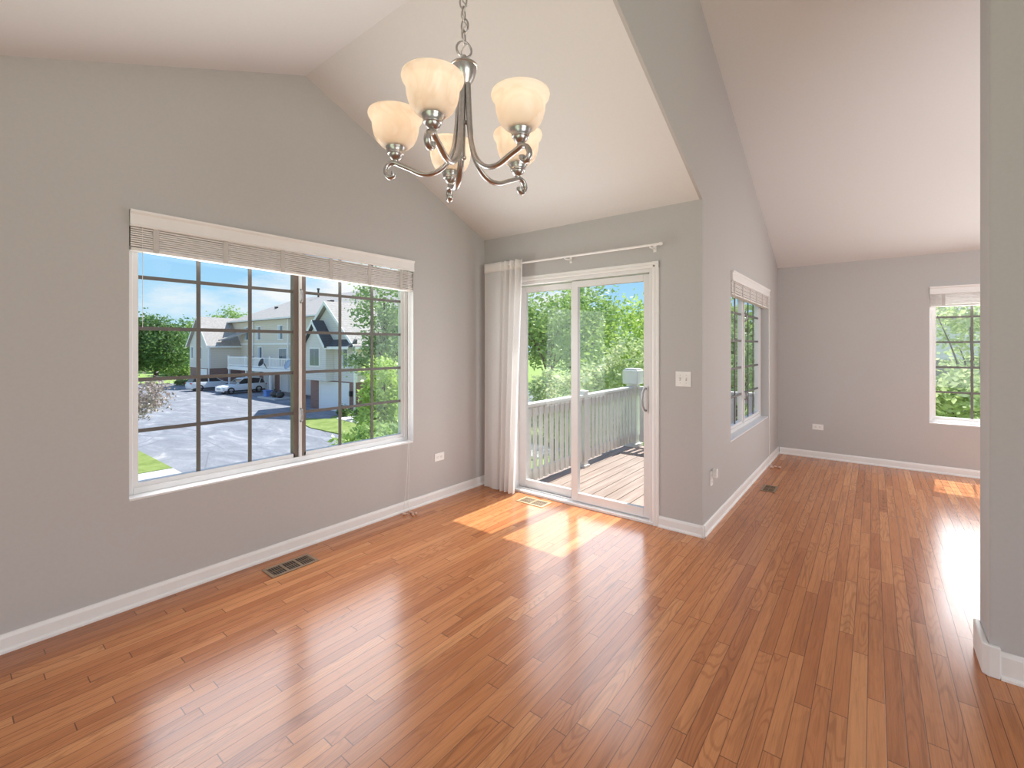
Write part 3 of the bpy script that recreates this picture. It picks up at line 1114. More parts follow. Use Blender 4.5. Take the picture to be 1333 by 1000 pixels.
def railing(label, p0, p1, rt, posts, loc):
    r = thing('deck_railing', label, 'railing', loc)
    a, b = Vector((*p0, 0)), Vector((*p1, 0))
    d = (b - a)
    L = d.length
    d.normalize()
    ang = math.atan2(d.y, d.x)
    Tm = Matrix.Translation(a) @ Matrix.Rotation(ang, 4, 'Z')
    MB().box(0, L, -.05, .05, rt - .035, rt, Tm).build('top_rail', M['white_wood'], r, loc, bevel=.006)
    MB().box(0, L, -.02, .02, rt - .145, rt - .036, Tm).build('upper_rail', M['white_wood'], r, loc, bevel=.003)
    MB().box(0, L, -.022, .022, DZ + .09, DZ + .195, Tm).build('bottom_rail', M['white_wood'], r, loc, bevel=.003)
    n = int(L / .105)
    for k in range(n):
        u = L * (k + .5) / n
        if any(abs(u - q) < .08 for q in posts):
            continue
        MB().box(u - .029, u + .029, -.0415, -.021, DZ + .085, rt - .05, Tm).build('baluster', M['white_wood'], r, loc)
    for q in posts:
        pm = MB().box(q - .048, q + .048, -.048, .048, DZ, rt + .03, Tm)
        p = pm.build('post', M['white_wood'], r, loc, bevel=.004)
        MB().prism([tuple(Tm @ Vector((q + sx * .056, sy * .056, rt + .03))) for sx, sy in ((-1, -1), (1, -1), (1, 1), (-1, 1))], (0, 0, .02)).build('post_cap', M['white_wood'], p, loc, bevel=.008)
        MB().box(q - .065, q + .065, -.065, .065, DZ + .0005, DZ + .03, Tm).build('post_foot', M['white_wood'], p, loc, bevel=.004)
    return r


RT = .815
railing('long white deck railing with boards, seen through the patio door', (DX + T + .03, 2.88), (6.52, 2.88), RT, (1.36,), (5.0, 2.88, DZ))
railing('short white end railing of the deck, right of the capped newel', (6.62, 2.78), (6.62, SY + T + .05), RT, (), (6.62, 2.0, DZ))
nw = thing('newel_post', 'white square newel post with large cap at the deck corner', 'post', (6.62, 2.88, DZ))
O = (6.62, 2.88, DZ)
MB().box(6.545, 6.695, 2.805, 2.955, DZ, .86).build('post_shaft', M['white_wood'], nw, O, bevel=.005)
MB().box(6.50, 6.74, 2.76, 3.0, .85, 1.06).box(6.52, 6.72, 2.78, 2.98, 1.06, 1.085).build('post_cap', M['white_wood'], nw, O, bevel=.02)
MB().box(6.51, 6.73, 2.77, 2.99, DZ + .0005, DZ + .05).build('post_foot', M['white_wood'], nw, O, bevel=.006)

# ------------------------------------------------------------------ ground
G = -3.68
mb = MB().box(-150, 220, -160, 220, G - .5, G - .03)
struct(mb.build('ground', M['meadow']), 'green ground far around the buildings', 'ground')


def slab(name, poly, z, mat, label, cat, h=.2):
    mb = MB().prism([(x, y, z - h) for x, y in poly], (0, 0, h))
    return struct(mb.build(name, mat), label, cat)


slab('parking_lot', [(6.2, 9), (14.5, 9), (14.5, 26), (18, 31), (24.3, 31), (24.3, 72), (6.2, 90)], G, M['asphalt'], 'pale worn asphalt parking lot in front of the apartments', 'pavement', .05)
slab('lawn_near', [(-20, 22.9), (6.15, 22.9), (6.15, 75), (-20, 75)], G + .05, M['lawn'], 'strip of lawn at the lower left of the window view', 'lawn')
slab('sidewalk_near', [(-20, 21.4), (6.15, 21.4), (6.15, 22.85), (-20, 22.85)], G + .04, M['concrete'], 'pale concrete walk at the lower left of the window view', 'sidewalk')
slab('lawn_far', [(14.55, 12), (16.9, 12), (17.0, 25.6), (17.4, 29.4), (16.2, 31.4), (15.3, 30.6), (14.55, 27.6)], G + .05, M['lawn'], 'curved lawn strip in front of the white garage', 'lawn')
slab('sidewalk_far', [(17.05, 12), (19.3, 12), (19.3, 29.8), (17.6, 29.8), (17.05, 25.6)], G + .045, M['concrete'], 'pale concrete walk beside the garage brick pillar', 'sidewalk')
slab('road', [(30, 24), (38, 24), (60, 60), (52, 60)], G + .02, M['asphalt'], 'strip of road beyond the deck railing', 'road')

# ------------------------------------------------------------------ apartment building
ab = thing('apartment_building', 'beige and grey apartment building with garages, balcony and grey shingle roofs', 'building', (24.3, 48, G))
O = (24.3, 48, G)
NX, NY0, NY1 = 19.5, 30.3, 37.6          # near wing front plane and width
WX, WY0, WY1 = 20.8, 63.5, 70.4          # far wing
MX = 24.3                                # main facade
SB = -1.28                               # underside of siding


def bpart(name, mb, mat, par=None, **kw):
    return mb.build(name, mat, par if par else ab, O, **kw)


bpart('main_wall', MB().box(MX, 36.5, 37.6, WY1, SB, 4.7), M['siding_beige'])
bpart('main_base', MB().box(MX + .02, 36.5, 37.6, WY0, G, SB), M['brick'])
bpart('belt_course', MB().box(MX - .04, MX, 37.6, WY0, 1.62, 1.80), M['bldg_trim'])
# main hip roof
e = .45
zz0, zr = 4.66, 7.85
xa, xb, ya, yb = MX - e, 37, 28.0, 66.5
xr = (xa + xb) / 2
hip = [(xa, ya, zz0), (xb, ya, zz0), (xb, yb, zz0), (xa, yb, zz0), (xr, ya + 4, zr), (xr, yb - 5.5, zr), (xa, ya, zz0 - .18), (xb, ya, zz0 - .18), (xb, yb, zz0 - .18), (xa, yb, zz0 - .18)]
bpart('main_roof', MB().add(hip, [(0, 3, 5, 4)[::-1], (1, 4, 5, 2)[::-1], (0, 4, 1)[::-1], (3, 2, 5)[::-1], (0, 6, 9, 3), (1, 2, 8, 7), (2, 3, 9, 8), (0, 1, 7, 6), (6, 7, 8, 9)]), M['shingle'])
bpart('gutter', MB().box(xa - .1, xa, ya, yb, zz0 - .16, zz0 - .02), M['bldg_trim'])
for vx, vy, vz, hh in ((xr - .6, 54.5, 7.6, .9), (xr - .8, 44.5, 7.5, 1.0), (xr - .8, 38.0, 7.5, 1.0)):
    bpart('roof_pipe', MB().lathe([(.11, 0), (.11, hh), (.17, hh), (.17, hh + .18), (.01, hh + .2)], (vx, vy, vz), 10), M['dark_metal'])
for vx, vy in ((27.2, 60.0), (27.4, 53.5), (27.2, 47.5), (27.2, 46.8)):
    zb = zz0 + (vx - xa) * (zr - zz0) / (xr - xa)
    bpart('roof_vent', MB().box(vx - .16, vx + .16, vy - .16, vy + .16, zb - .1, zb + .22), M['dark_metal'])


def wing(fx, y0, y1, back, peak_y, peak_z, eave_z, front_mat, side_mat, tagn):
    w = bpart('wing_wall', MB().prism([(fx, y0, SB), (fx, y1, SB), (fx, y1, eave_z), (fx, peak_y, peak_z - .1), (fx, y0, eave_z)], (back - fx, 0, 0)), front_mat)
    bpart('side_cladding', MB().box(fx + .01, back, y0 - .03, y0, SB, eave_z), side_mat, w)
    bpart('corner_board', MB().box(fx - .03, fx + .12, y0 - .05, y0 + .02, SB, eave_z), M['bldg_trim'], w)
    bpart('wing_base', MB().box(fx + .05, back, y0 + .05, y1 - (.95 if tagn == 'near' else .05), G, SB), M['brick'])
    # roof slabs
    t = .16
    ov = .35
    rf = MB()
    for ys in (y0, y1):
        s = -1 if ys == y0 else 1
        sl = (peak_z - eave_z) / (abs(ys - peak_y))
        yo = ys + s * .35
        zo = eave_z - sl * .35 + .05
        rf.prism([(fx - ov, yo, zo), (fx - ov, peak_y, peak_z + .05), (fx - ov, peak_y, peak_z + .05 + t), (fx - ov, yo, zo + t)], (back + 2.5 - fx + ov, 0, 0))
    bpart('wing_roof', rf, M['shingle'])
    fb = MB()
    for ys in (y0, y1):
        s = -1 if ys == y0 else 1
        sl = (peak_z - eave_z) / (abs(ys - peak_y))
        yo = ys + s * .35
        zo = eave_z - sl * .35 + .05
        fb.prism([(fx - ov - .04, yo, zo - .14), (fx - ov - .04, peak_y, peak_z - .09), (fx - ov - .04, peak_y, peak_z + .05 + t), (fx - ov - .04, yo, zo + t)], (.04, 0, 0))
    bpart('barge_board', fb, M['bldg_trim'])
    bpart('gutter', MB().box(fx - .3, back, y0 - .45, y0 - .33, eave_z - .34, eave_z - .18), M['bldg_trim'])


wing(NX, NY0, NY1 + .3, MX + 1, 34.1, 4.80, 1.55, M['siding_grey'], M['siding_beige'], 'near')
wing(WX, WY0, WY1, MX + 1, 66.95, 4.95, 1.62, M['siding_grey'], M['siding_beige'], 'far')


def bwindow(x, y0, y1, z0, z1, par=None, face='x', dbl=True):
    f = MB()
    g = MB()
    t = .1
    f.box(x - .06, x, y0 - t, y1 + t, z0 - t, z1 + t)
    w = bpart('window', f, M['bldg_trim'])
    ym = (y0 + y1) / 2
    MB().box(x - .075, x - .06, y0, ym - .03, z0, z1).build('pane', M['pane'], w, O)
    MB().box(x - .075, x - .06, ym + .03, y1, z0, z1).build('pane', M['pane'] if dbl else M['panepale'], w, O)


# small front bay on the near wing
bay = bpart('bay_wall', MB().prism([(NX - .7, 33.26, SB), (NX - .7, 36.4, SB), (NX - .7, 36.4, 1.6), (NX - .7, 34.83, 3.15), (NX - .7, 33.26, 1.6)], (.7, 0, 0)), M['siding_grey'])
rb = MB()
for ys, s in ((33.26, -1), (36.4, 1)):
    yo, zo = ys + s * .3, 1.6 - .29
    rb.prism([(NX - 1.0, yo, zo), (NX - 1.0, 34.83, 3.35), (NX - 1.0, 34.83, 3.5), (NX - 1.0, yo, zo + .15)], (1.0, 0, 0))
bpart('bay_roof', rb, M['shingle_dark'])
fb = MB()
for ys, s in ((33.26, -1), (36.4, 1)):
    yo, zo = ys + s * .3, 1.6 - .29
    fb.prism([(NX - 1.04, yo, zo - .12), (NX - 1.04, 34.83, 3.22), (NX - 1.04, 34.83, 3.5), (NX - 1.04, yo, zo + .15)], (.04, 0, 0))
bpart('barge_board', fb, M['bldg_trim'])
bpart('pent_roof', MB().prism([(NX - .75, 30.1, 1.35), (NX, 30.1, 1.95), (NX, 30.1, 1.35)], (0, 3.3, 0)), M['shingle_dark'])
bpart('pent_fascia', MB().box(NX - .8, NX - .74, 30.1, 33.3, 1.2, 1.4), M['bldg_trim'])
bwindow(NX - .7, 34.2, 35.55, -.10, 1.22)
bwindow(NX, 31.35, 32.35, -.12, 1.20, dbl=False)


def garage(x, y0, y1, zt):
    d = MB().box(x - .02, x + .06, y0, y1, G + .02, zt)
    for k in range(1, 4):
        z = G + (zt - G) * k / 4
        d.box(x - .028, x - .02, y0, y1, z - .015, z + .015)
    bpart('garage_door', d, M['garage'])
    bpart('garage_trim', MB().box(x - .06, x + .0, y0 - .16, y0, G, zt + .25).box(x - .06, x + .0, y1, y1 + .16, G, zt + .25).box(x - .06, x + .0, y0, y1, zt, zt + .25), M['bldg_trim'])


garage(NX + .04, 31.3, 35.35, -1.62)
garage(WX + .04, 64.4, 67.2, -1.62)
for yy in (47.2, 51.3, 55.4, 59.4):
    garage(MX + .01, yy - 1.25, yy + 1.25, -1.62)
bpart('coach_lamp', MB().box(NX - .16, NX + .04, 30.75, 30.95, -2.35, -1.95), M['dark_metal'])
for x, y, z1 in ((NX - .12, 30.25, 1.3), (NX - .12, 37.75, SB), (MX - .12, 59.6, 4.5), (MX - .12, 50.6, 4.5), (MX - .12, 43.0, 4.5), (WX - .1, 63.35, 1.4)):
    bpart('downspout', MB().box(x - .05, x + .05, y - .06, y + .06, G + .1, z1), M['bldg_trim'])
for yy in (61.6, 58.2, 52.6, 47.6, 43.5):
    bwindow(MX, yy - .55, yy + .55, 2.25, 3.75, dbl=False)
bwindow(MX, 57.3, 58.3, -.1, 1.3, dbl=False)
bwindow(WX, 66.0, 67.3, -.1, 1.3)
bwindow(WX, 69.0, 69.9, -.1, 1.3, dbl=False)
# sliding doors onto the balcony
for yy in (52.0, 45.2):
    bwindow(MX, yy - .85, yy + .85, -.85, 1.15)
# balcony
BLX, BY0, BY1 = 21.8, 38.3, 60.6
bpart('balcony_floor', MB().box(BLX, MX, BY0, BY1, -1.12, -.92), M['bldg_trim'])
bpart('balcony_beam', MB().box(BLX - .06, BLX, BY0, BY1, -1.30, -1.02), M['bldg_trim'])
rl = bpart('balcony_railing', MB().box(BLX - .03, BLX + .05, BY0, BY1, .10, .20).box(BLX - .02, BLX + .03, BY0, BY1, -.82, -.72)
           .box(BLX, MX, BY1 - .05, BY1, .10, .20).box(BLX, MX, BY1 - .04, BY1, -.82, -.72), M['bldg_trim'])
n = 96
for k in range(n):
    y = BY0 + (BY1 - BY0) * (k + .5) / n
    MB().box(BLX, BLX + .03, y - .05, y + .05, -.74, .12).build('baluster', M['bldg_trim'], rl, O)
for y in (60.4, 55.6, 49.6, 44.2):
    bpart('balcony_post', MB().box(BLX - .0, BLX + .18, y - .09, y + .09, G, -1.12), M['bldg_trim'])
    bpart('railing_post', MB().box(BLX - .06, BLX + .08, y - .08, y + .08, -.92, .36), M['bldg_trim'])
bpart('shed_roof', MB().prism([(WX + 1.0, 62.9, 2.1), (MX, 61.3, 3.1), (MX, 63.6, 3.1), (WX + 1.0, 63.6, 2.1)], (0, 0, .15)), M['shingle'])

# things on and under the balcony
gr = thing('patio_grill', 'dark covered grill behind the balcony railing across the lot', 'grill', (22.6, 56.4, -.92))
MB().box(22.35, 22.85, 55.8, 57.0, -.3, .22).build('grill_lid', M['dark_metal'], gr, (22.6, 56.4, -.92), bevel=.12, seg=4)
MB().box(22.4, 22.8, 55.9, 56.9, -.92, -.3).build('grill_cart', M['dark_metal'], gr, (22.6, 56.4, -.92))


def dish(label, loc, mat, r):
    t = thing('satellite_dish', label, 'satellite dish', loc, group='dishes on the balcony railing')
    Tm = Matrix.Rotation(-PI / 2 + .4, 3, 'Y')
    MB().lathe([(.01, 0), (r * .5, .05), (r, .2), (r, .23), (r * .5, .08), (.01, .03)], (-.1, 0, 0), 20, T=Tm).build('reflector', mat, t, smooth=True)
    MB().sweep([(.30, 0, -.55), (.1, 0, -.2), (0, 0, 0)], .04, 8).build('mount', M['dark_metal'], t)
    return t


dish('dark satellite dish on the balcony railing', (BLX - .25, 50.4, -.35), M['dark_metal'], .45)
dish('blue-grey satellite dish on the balcony near the window mullion', (BLX - .25, 44.6, -.4), M['dish'], .5)
bb = thing('recycling_bin', 'blue recycling bin on the island by the balcony post', 'bin', (20.6, 47.3, G + .12))
MB().prism([(20.3, 46.95, G + .12), (20.9, 46.95, G + .12), (20.9, 47.65, G + .12), (20.3, 47.65, G + .12)], (0, 0, .55)).build('bin_body', M['bluebin'], bb, (20.6, 47.3, G + .12), bevel=.05)
MB().box(20.26, 20.94, 46.9, 47.7, G + .67, G + .74).build('bin_lid', M['bluebin'], bb, (20.6, 47.3, G + .12), bevel=.02)
for i, (x, y, r, lb) in enumerate(((20.7, 46.0, .42, 'black rubbish bag right beside the blue bin'), (20.8, 45.1, .38, 'black rubbish bag in the row by the garages, farther from the blue bin'))):
    mb = MB().ball((x, y, G + .12 + r * .75), r, 14, (1, 1.1, .8))
    mb.lathe([(.10, 0), (.05, .08), (.12, .18)], (x, y, G + .12 + r * 1.45), 10)
    tag(mb.build('rubbish_bag', M['bag'], None, (x, y, G + .12), smooth=True), lb, 'bag', 'bags by the garages')
slab('curb_island', [(19.9, 44.2), (21.7, 44.2), (21.7, 48.0), (19.9, 48.0)], G + .12, M['concrete'], 'pale concrete island under the balcony', 'curb', .14)
for k, (x, y, s) in enumerate(((19.0, 29.6, .38), (18.9, 28.5, .34))):
    pass


# ------------------------------------------------------------------ cars
def make_car(label, paint, loc, rz):
    c = thing('car', label, 'car', loc, rz, group='cars parked by the garages')
    # side profile (x forward, z up); body sides lofted over several stations across the width
    lower = [(-2.30, .34), (-2.33, .62), (-2.28, .95), (-2.20, 1.04), (-1.2, 1.06), (.9, 1.02), (1.55, .93), (2.15, .82), (2.30, .68), (2.32, .38), (2.2, .26), (-2.2, .26)]
    ys = [(-.93, .90), (-.88, .985), (-.6, 1.0), (.6, 1.0), (.88, .985), (.93, .90)]
    vs, fs = [], []
    n = len(lower)
    for y, k in ys:
        for x, z in lower:
            vs.append((x * (k if abs(x) > 1.5 else 1), y, .65 + (z - .65) * (1 if k > .95 else .82)))
    for j in range(len(ys) - 1):
        for i in range(n):
            i2 = (i + 1) % n
            fs.append((j * n + i, j * n + i2, (j + 1) * n + i2, (j + 1) * n + i))
    fs += [tuple(range(n - 1, -1, -1)), tuple((len(ys) - 1) * n + i for i in range(n))]
    MB().add(vs, fs).build('body', paint, c, smooth=True, autos=35, bevel=.03)
    cab = [(-2.15, 1.03), (-1.98, 1.40), (-1.75, 1.58), (-.6, 1.66), (.15, 1.60), (.95, 1.02)]
    vs, fs = [], []
    st = [(-.86, 0), (-.70, 1), (.70, 1), (.86, 0)]
    MB().prism([(x, -.80, z) for x, z in cab], (0, 1.60, 0)).build('glasshouse', M['carglass'], c, bevel=.05)
    roof = [(-2.02, 1.42), (-1.78, 1.60), (-.6, 1.69), (.15, 1.63), (.30, 1.54), (.1, 1.57), (-.6, 1.62), (-1.7, 1.53)]
    MB().prism([(x, -.78, z) for x, z in roof], (0, 1.56, 0)).build('roof', paint, c, bevel=.02)
    pl = MB()
    for sy in (-1, 1):
        for xa_, xb_ in ((.95, .20), (-.45, -.50), (-1.45, -1.65)):
            pl.prism([(xa_, sy * .805, 1.02), (xb_, sy * .795, 1.60), (xb_ - .09, sy * .795, 1.60), (xa_ - .11, sy * .805, 1.02)], (0, sy * .012, 0))
    pl.build('pillars', paint, c)
    MB().box(-2.1, 2.1, -.935, .935, .24, .40).build('sill_cladding', M['cartrim'], c, bevel=.02)
    for sy in (-1, 1):
        MB().box(2.08, 2.26, sy * .78 - .16, sy * .78 + .16, .70, .80).build('headlamp', M['headlamp'], c, bevel=.02)
        MB().box(-2.31, -2.2, sy * .74 - .18, sy * .74 + .18, .84, .96).build('tail_lamp', M['taillamp'], c, bevel=.02)
        MB().box(.70, .88, sy * 1.0 - .10, sy * 1.0 + .10, 1.02, 1.15).build('wing_mirror', paint, c, bevel=.03)
        for x in (-1.42, 1.45):
            Tm = Matrix.Rotation(PI / 2, 3, 'X')
            w = MB().lathe([(.22, -.10), (.34, -.11), (.37, -.07), (.37, .07), (.34, .11), (.22, .10)], (x, sy * .86, .37), 28, T=Tm).build('wheel', M['tire'], c, smooth=True, autos=40)
            rm = MB().lathe([(.235, -.075), (.235, .075)], (x, sy * .86, .37), 24, T=Tm)
            for k in range(5):
                a = 2 * PI * k / 5
                Tr = Matrix.Translation((x, sy * .86, .37)) @ Matrix.Rotation(a, 4, 'Y')
                rm.box(-.035, .035, -.085, .085, 0, .235, Tr)
            rm.lathe([(.001, -.09), (.06, -.09), (.06, .09), (.001, .09)], (x, sy * .86, .37), 14, T=Tm)
            rm.build('rim', M['rim'], w)
    MB().box(2.18, 2.31, -.45, .45, .42, .62).build('grille', M['cartrim'], c, bevel=.02)
    return c


make_car('white crossover parked nearest, beside the blue bin', M['carwhite'], (20.95, 54.5, G), PI + .06)
make_car('silver-white car parked behind the white crossover', M['carsilver'], (20.1, 60.9, G), .03)


# ------------------------------------------------------------------ trees
def leaf_mesh(name, cl, n, size, mat, parent, org, spread, droop=0.0):
    """n leaves gathered round cluster centres; each leaf a folded 4-point blade"""
    K = len(cl)
    cen = cl[rng.integers(0, K, n)] + rng.normal(0, spread, (n, 3))
    a = rng.normal(0, 1, (n, 3))
    a[:, 2] = a[:, 2] * .6 - droop
    a /= np.linalg.norm(a, axis=1)[:, None]
    b = np.cross(a, rng.normal(0, 1, (n, 3)))
    b /= np.linalg.norm(b, axis=1)[:, None] + 1e-9
    s = size * rng.uniform(.6, 1.3, (n, 1))
    v = np.empty((n, 4, 3))
    v[:, 0] = cen - a * s * .55
    v[:, 1] = cen + b * s * .28
    v[:, 2] = cen + a * s * .55
    v[:, 3] = cen - b * s * .28
    v -= np.array(org)
    me = bpy.data.meshes.new(name)
    me.vertices.add(n * 4)
    me.vertices.foreach_set('co', v.reshape(-1))
    me.loops.add(n * 4)
    me.loops.foreach_set('vertex_index', np.arange(n * 4, dtype=np.int32))
    me.polygons.add(n)
    me.polygons.foreach_set('loop_start', np.arange(0, n * 4, 4, dtype=np.int32))
    me.update(calc_edges=True)
    me.materials.append(mat)
    o = bpy.data.objects.new(name, me)
    COL.objects.link(o)
    o.parent = parent
    return o


def tree(name, label, cat, base, blobs, n, size, mat, tr=.18, group=None, clusters=60, fill=.55, spread=None, z_fork=None, nbr=7):
    """blobs: (x, y, z, rx, ry, rz) in world coordinates"""
    t = thing(name, label, cat, base, group=group)
    cl = []
    vol = np.array([b[3] * b[4] * b[5] for b in blobs]) ** .67
    vol /= vol.sum()
    for b, w in zip(blobs, vol):
        k = max(6, int(clusters * w))
        d = rng.normal(0, 1, (k, 3))
        d /= np.linalg.norm(d, axis=1)[:, None]
        r = rng.uniform(fill, 1.0, (k, 1))
        cl.append(np.array(b[:3]) + d * r * np.array(b[3:]))
    cl = np.vstack(cl)
    mean_r = np.mean([b[3] for b in blobs])
    sp = spread if spread else mean_r * .16
    bz = blobs[0]
    top = (bz[0], bz[1], bz[2])
    zf = z_fork if z_fork is not None else base[2] + (bz[2] - base[2]) * .45
    mb = MB()
    trunk = bez([(base[0], base[1], base[2]), (base[0] + .1 * tr, base[1], base[2] + (zf - base[2]) * .5), ((base[0] + bz[0]) / 2, (base[1] + bz[1]) / 2, zf), top], 6)
    m = len(trunk)
    mb.sweep([tuple(p) for p in trunk], tr, 8, radii=[tr * (1.25 - 1.0 * i / m) for i in range(m)])
    idx = rng.choice(len(cl), min(nbr, len(cl)), replace=False)
    for i in idx:
        p0 = np.array(trunk[int(m * rng.uniform(.45, .8))])
        p1 = cl[i]
        mid = (p0 + p1) / 2 + np.array([0, 0, .15 * np.linalg.norm(p1 - p0)])
        pts = bez([p0, mid, p1], 5)
        mb.sweep([tuple(p) for p in pts], tr * .4, 6, radii=[tr * (.42 - .34 * q / len(pts)) for q in range(len(pts))])
    mb.build('trunk', M['bark'], t, base, smooth=True)
    leaf_mesh('foliage', cl, n, size, mat, t, base, sp)
    return t


def at(px, d):     # a place seen in direction px at depth d (plan position)
    k = (px - 666.5) / 595
    p = F2 * d + R2 * (d * k)
    return p.x, p.y


# across the parking lot
x, y = at(203, 72)
tree('maple_tree', 'big dark green round tree at the left of the wide window view', 'tree', (x, y, G), [(x, y, 3.0, 4.2, 4.2, 3.6), (x - 1.5, y + 1.5, 1.6, 4.8, 4.8, 3.4), (x + 1.2, y - 1.2, .9, 4.2, 4.2, 2.6)], 15000, .44, M['leaf_dark'], .32, 'trees beyond the parking lot', 150, .6)
for px, d, zt, r, ml, lb in ((236, 92, 5.2, 4.6, 'leaf_mid', 'light green tree just right of the big dark round tree'),
                             (252, 84, 4.2, 3.6, 'leaf_mid', 'light green tree partly behind the far wing gable'),
                             (170, 95, 6.0, 6.0, 'leaf_dark', 'dark tree at the far left behind the window jamb'),
                             (297, 100, 8.0, 4.8, 'leaf_mid', 'light green tree top rising behind the far wing roof')):
    x, y = at(px, d)
    tree('leafy_tree', lb, 'tree', (x, y, G), [(x, y, zt - r * .5, r, r, r * .85), (x, y, zt - r * 1.2, r * 1.1, r * 1.1, r * .8)], 4500, .6, M[ml], .25, 'trees beyond the parking lot', 60)
for px, d in ((226, 80), (240, 78)):
    x, y = at(px, d)
    tree('meadow_shrub', 'low yellow-green shrub below the trees, %s' % ('nearer the big dark tree' if px == 226 else 'nearer the far wing'), 'shrub', (x, y, G), [(x, y, G + 1.0, 2.2, 2.2, .9)], 2200, .4, M['leaf_mid'], .05, 'meadow shrubs', 30)
x, y = at(238, 60)
tree('meadow_shrub', 'small clipped shrub at the edge of the lot left of the silver car', 'shrub', (x, y, G), [(x, y, G + .45, .9, .9, .5)], 900, .22, M['leaf_dark'], .03, 'meadow shrubs', 20)
x, y = at(160, 20)
tree('crabapple_tree', 'pinkish-leaved small tree at the left edge of the wide window', 'tree', (x, y, G), [(x, y, -.8, 1.35, 1.35, 1.0), (*at(190, 20), -.95, .95, .95, .75), (*at(206, 20), -.25, .65, .65, .22)], 3600, .13, M['leaf_pink'], .07, None, 110, .3, .16)
x, y = at(500, 22)
tree('honeylocust_tree', 'feathery grey-green tree standing before the near wing roof', 'tree', (x, y, G), [(x, y, 3.6, 1.55, 1.55, 1.9), (*at(520, 22), 1.6, 1.8, 1.8, 2.0), (*at(482, 22), 1.1, .95, .95, 1.1)], 5600, .19, M['leaf_grey'], .13, None, 95, .35, .26)
x, y = at(500, 17)
tree('lime_tree', 'bright lime-green bushy young tree at the right of the wide window', 'tree', (x, y, G), [(x, y, .10, .70, .70, 1.1), (x, y, -1.1, 1.05, 1.05, 1.2), (*at(484, 17), -1.2, .42, .42, .8)], 6500, .16, M['leaf_lime'], .05, None, 110, .5, .15)
x, y = at(486, 11.5)
tree('leafy_shrub', 'green large-leaved shrub at the foot of the wide window view', 'shrub', (x, y, G), [(x, y, -1.25, .9, .9, .6), (*at(516, 10.5), -.95, .7, .7, .6), (*at(458, 12), -1.5, .5, .5, .5)], 3800, .15, M['leaf_mid'], .05, None, 80, .5, .13)
for px, d, s in ((447, 33.2, .5), (466, 31.5, .55)):
    x, y = at(px, d)
    tree('foundation_shrub', 'dark clipped shrub %s' % ('at the right jamb of the white garage' if px == 447 else 'at the foot of the garage brick pillar'), 'shrub', (x, y, G), [(x, y, G + s * .8, s, s, s * .8)], 900, .14, M['leaf_dark'], .03, 'shrubs by the garage', 20)

# beyond the deck
x, y = at(716, 34)
tree('leafy_tree', 'tall green tree with dark trunk seen in the left patio door panel', 'tree', (x, y, G), [(x, y, 3.0, 3.6, 3.6, 2.8), (*at(690, 34), 2.4, 2.6, 2.6, 2.4), (*at(745, 35), 2.6, 2.6, 2.6, 2.6)], 9000, .3, M['leaf_mid'], .22, 'trees beyond the deck', 110, .45)
x, y = at(772, 27)
tree('leafy_tree', 'airy light green tree rising left of the blue sky in the right door panel', 'tree', (x, y, G), [(x, y, 3.3, 1.9, 1.9, 2.2), (x, y, 1.2, 2.4, 2.4, 2.0)], 5200, .24, M['leaf_mid'], .16, 'trees beyond the deck', 70, .35, .42)
x, y = at(828, 24)
tree('leafy_tree', 'dense lime-green tree below the blue sky in the right door panel', 'tree', (x, y, G), [(x, y, 1.8, 2.6, 2.6, 1.9), (*at(850, 25), 1.6, 2.2, 2.2, 2.0), (x, y, .2, 3.0, 3.0, 2.0)], 9000, .22, M['leaf_lime'], .18, 'trees beyond the deck', 110, .5)
x, y = at(800, 12.5)
tree('viburnum_shrub', 'large pale-tipped shrub just behind the deck railing and newel', 'shrub', (x, y, G), [(x, y, .15, 1.15, 1.15, 1.35), (*at(762, 13), -.25, 1.0, 1.0, 1.3), (*at(840, 12), .35, 1.1, 1.1, 1.35)], 11000, .13, M['leaf_pale'], .10, 'shrubs behind the deck', 170, .45, .14)
x, y = at(722, 15)
tree('viburnum_shrub', 'smaller pale-tipped shrub behind the left part of the deck railing', 'shrub', (x, y, G), [(x, y, -.45, .75, .75, 1.2)], 4200, .14, M['leaf_pale'], .07, 'shrubs behind the deck', 70, .45, .13)
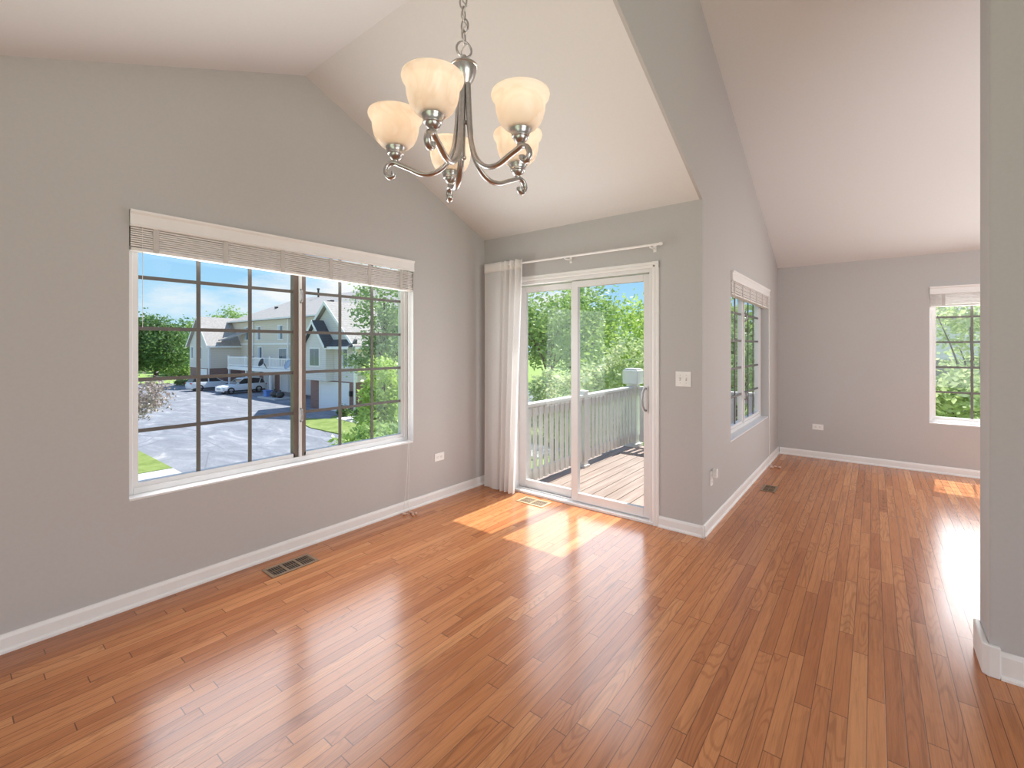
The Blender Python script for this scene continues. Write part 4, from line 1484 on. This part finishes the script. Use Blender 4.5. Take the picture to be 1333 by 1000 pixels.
for px, d, zt, r, lb in ((646, 80, 7, 4.5, 'distant tree behind the curtain side of the patio door'),
                         (748, 66, 6, 4.8, 'distant tree behind the airy tree'),
                         (852, 58, 5, 4.2, 'distant tree behind the lime-green tree'),
                         (945, 44, 5, 3.6, 'distant tree at the left of the edge-on window')):
    x, y = at(px, d)
    tree('distant_tree', lb, 'tree', (x, y, G), [(x, y, zt - r * .6, r, r, r * .75), (x, y, zt - r * 1.2, r * 1.1, r * 1.1, r * .6)], 3600, .7, M['leaf_mid'], .3, 'distant trees', 60)
x, y = at(958, 18)
tree('leafy_tree', 'grey-green tree seen through the left sash of the edge-on window', 'tree', (x, y, G), [(x, y, .6, 1.5, 1.5, 1.9), (x, y, -1.2, 1.6, 1.6, 1.5)], 5000, .17, M['leaf_grey'], .12, 'trees beyond the deck', 80, .45)
# outside the far wall window
x, y = at(1290, 9.7)
tree('leafy_tree', 'green tree filling the right of the far wall window', 'tree', (x, y, G), [(*at(1262, 9.5), 2.15, .62, .62, .40), (*at(1278, 9.8), .9, .42, .42, 1.3), (*at(1310, 9.5), 1.4, 1.0, 1.0, 1.6)], 4200, .12, M['leaf_pale'], .07, 'foliage outside the far window', 90, .4, .13)
x, y = at(1240, 8.6)
tree('leafy_shrub', 'green shrub along the bottom of the far wall window', 'shrub', (x, y, G), [(x, y, .42, .95, .95, .55), (*at(1275, 8.4), .3, .9, .9, .6), (*at(1228, 8.8), -.5, .9, .9, .8)], 5200, .12, M['leaf_pale'], .06, 'foliage outside the far window', 90, .4, .13)

# neighbouring house outside the far window
hx, hy = at(1225, 24)
hb = thing('neighbour_house', 'pale sided house with a stone band seen through the far wall window', 'house', (hx, hy, G))
O = (hx, hy, G)
MB().box(hx, hx + 8, hy - 12, hy + 6, .73, 3.0).build('siding_wall', wallmat('lilac_grey_siding', (.84, .76, .84), .16), hb, O)
mS = simple('stone_band', (.38, .32, .28), .9, var=.4, scale=5)
MB().box(hx - .05, hx + 8, hy - 12, hy + 6, G, .73).build('stone_base', mS, hb, O)
MB().prism([(hx - .5, hy - 12.5, 2.95), (hx + 4, hy - 12.5, 5.8), (hx + 8.5, hy - 12.5, 2.95), (hx + 8.5, hy - 12.5, 2.8), (hx - .5, hy - 12.5, 2.8)], (0, 19, 0)).build('roof', M['shingle'], hb, O)
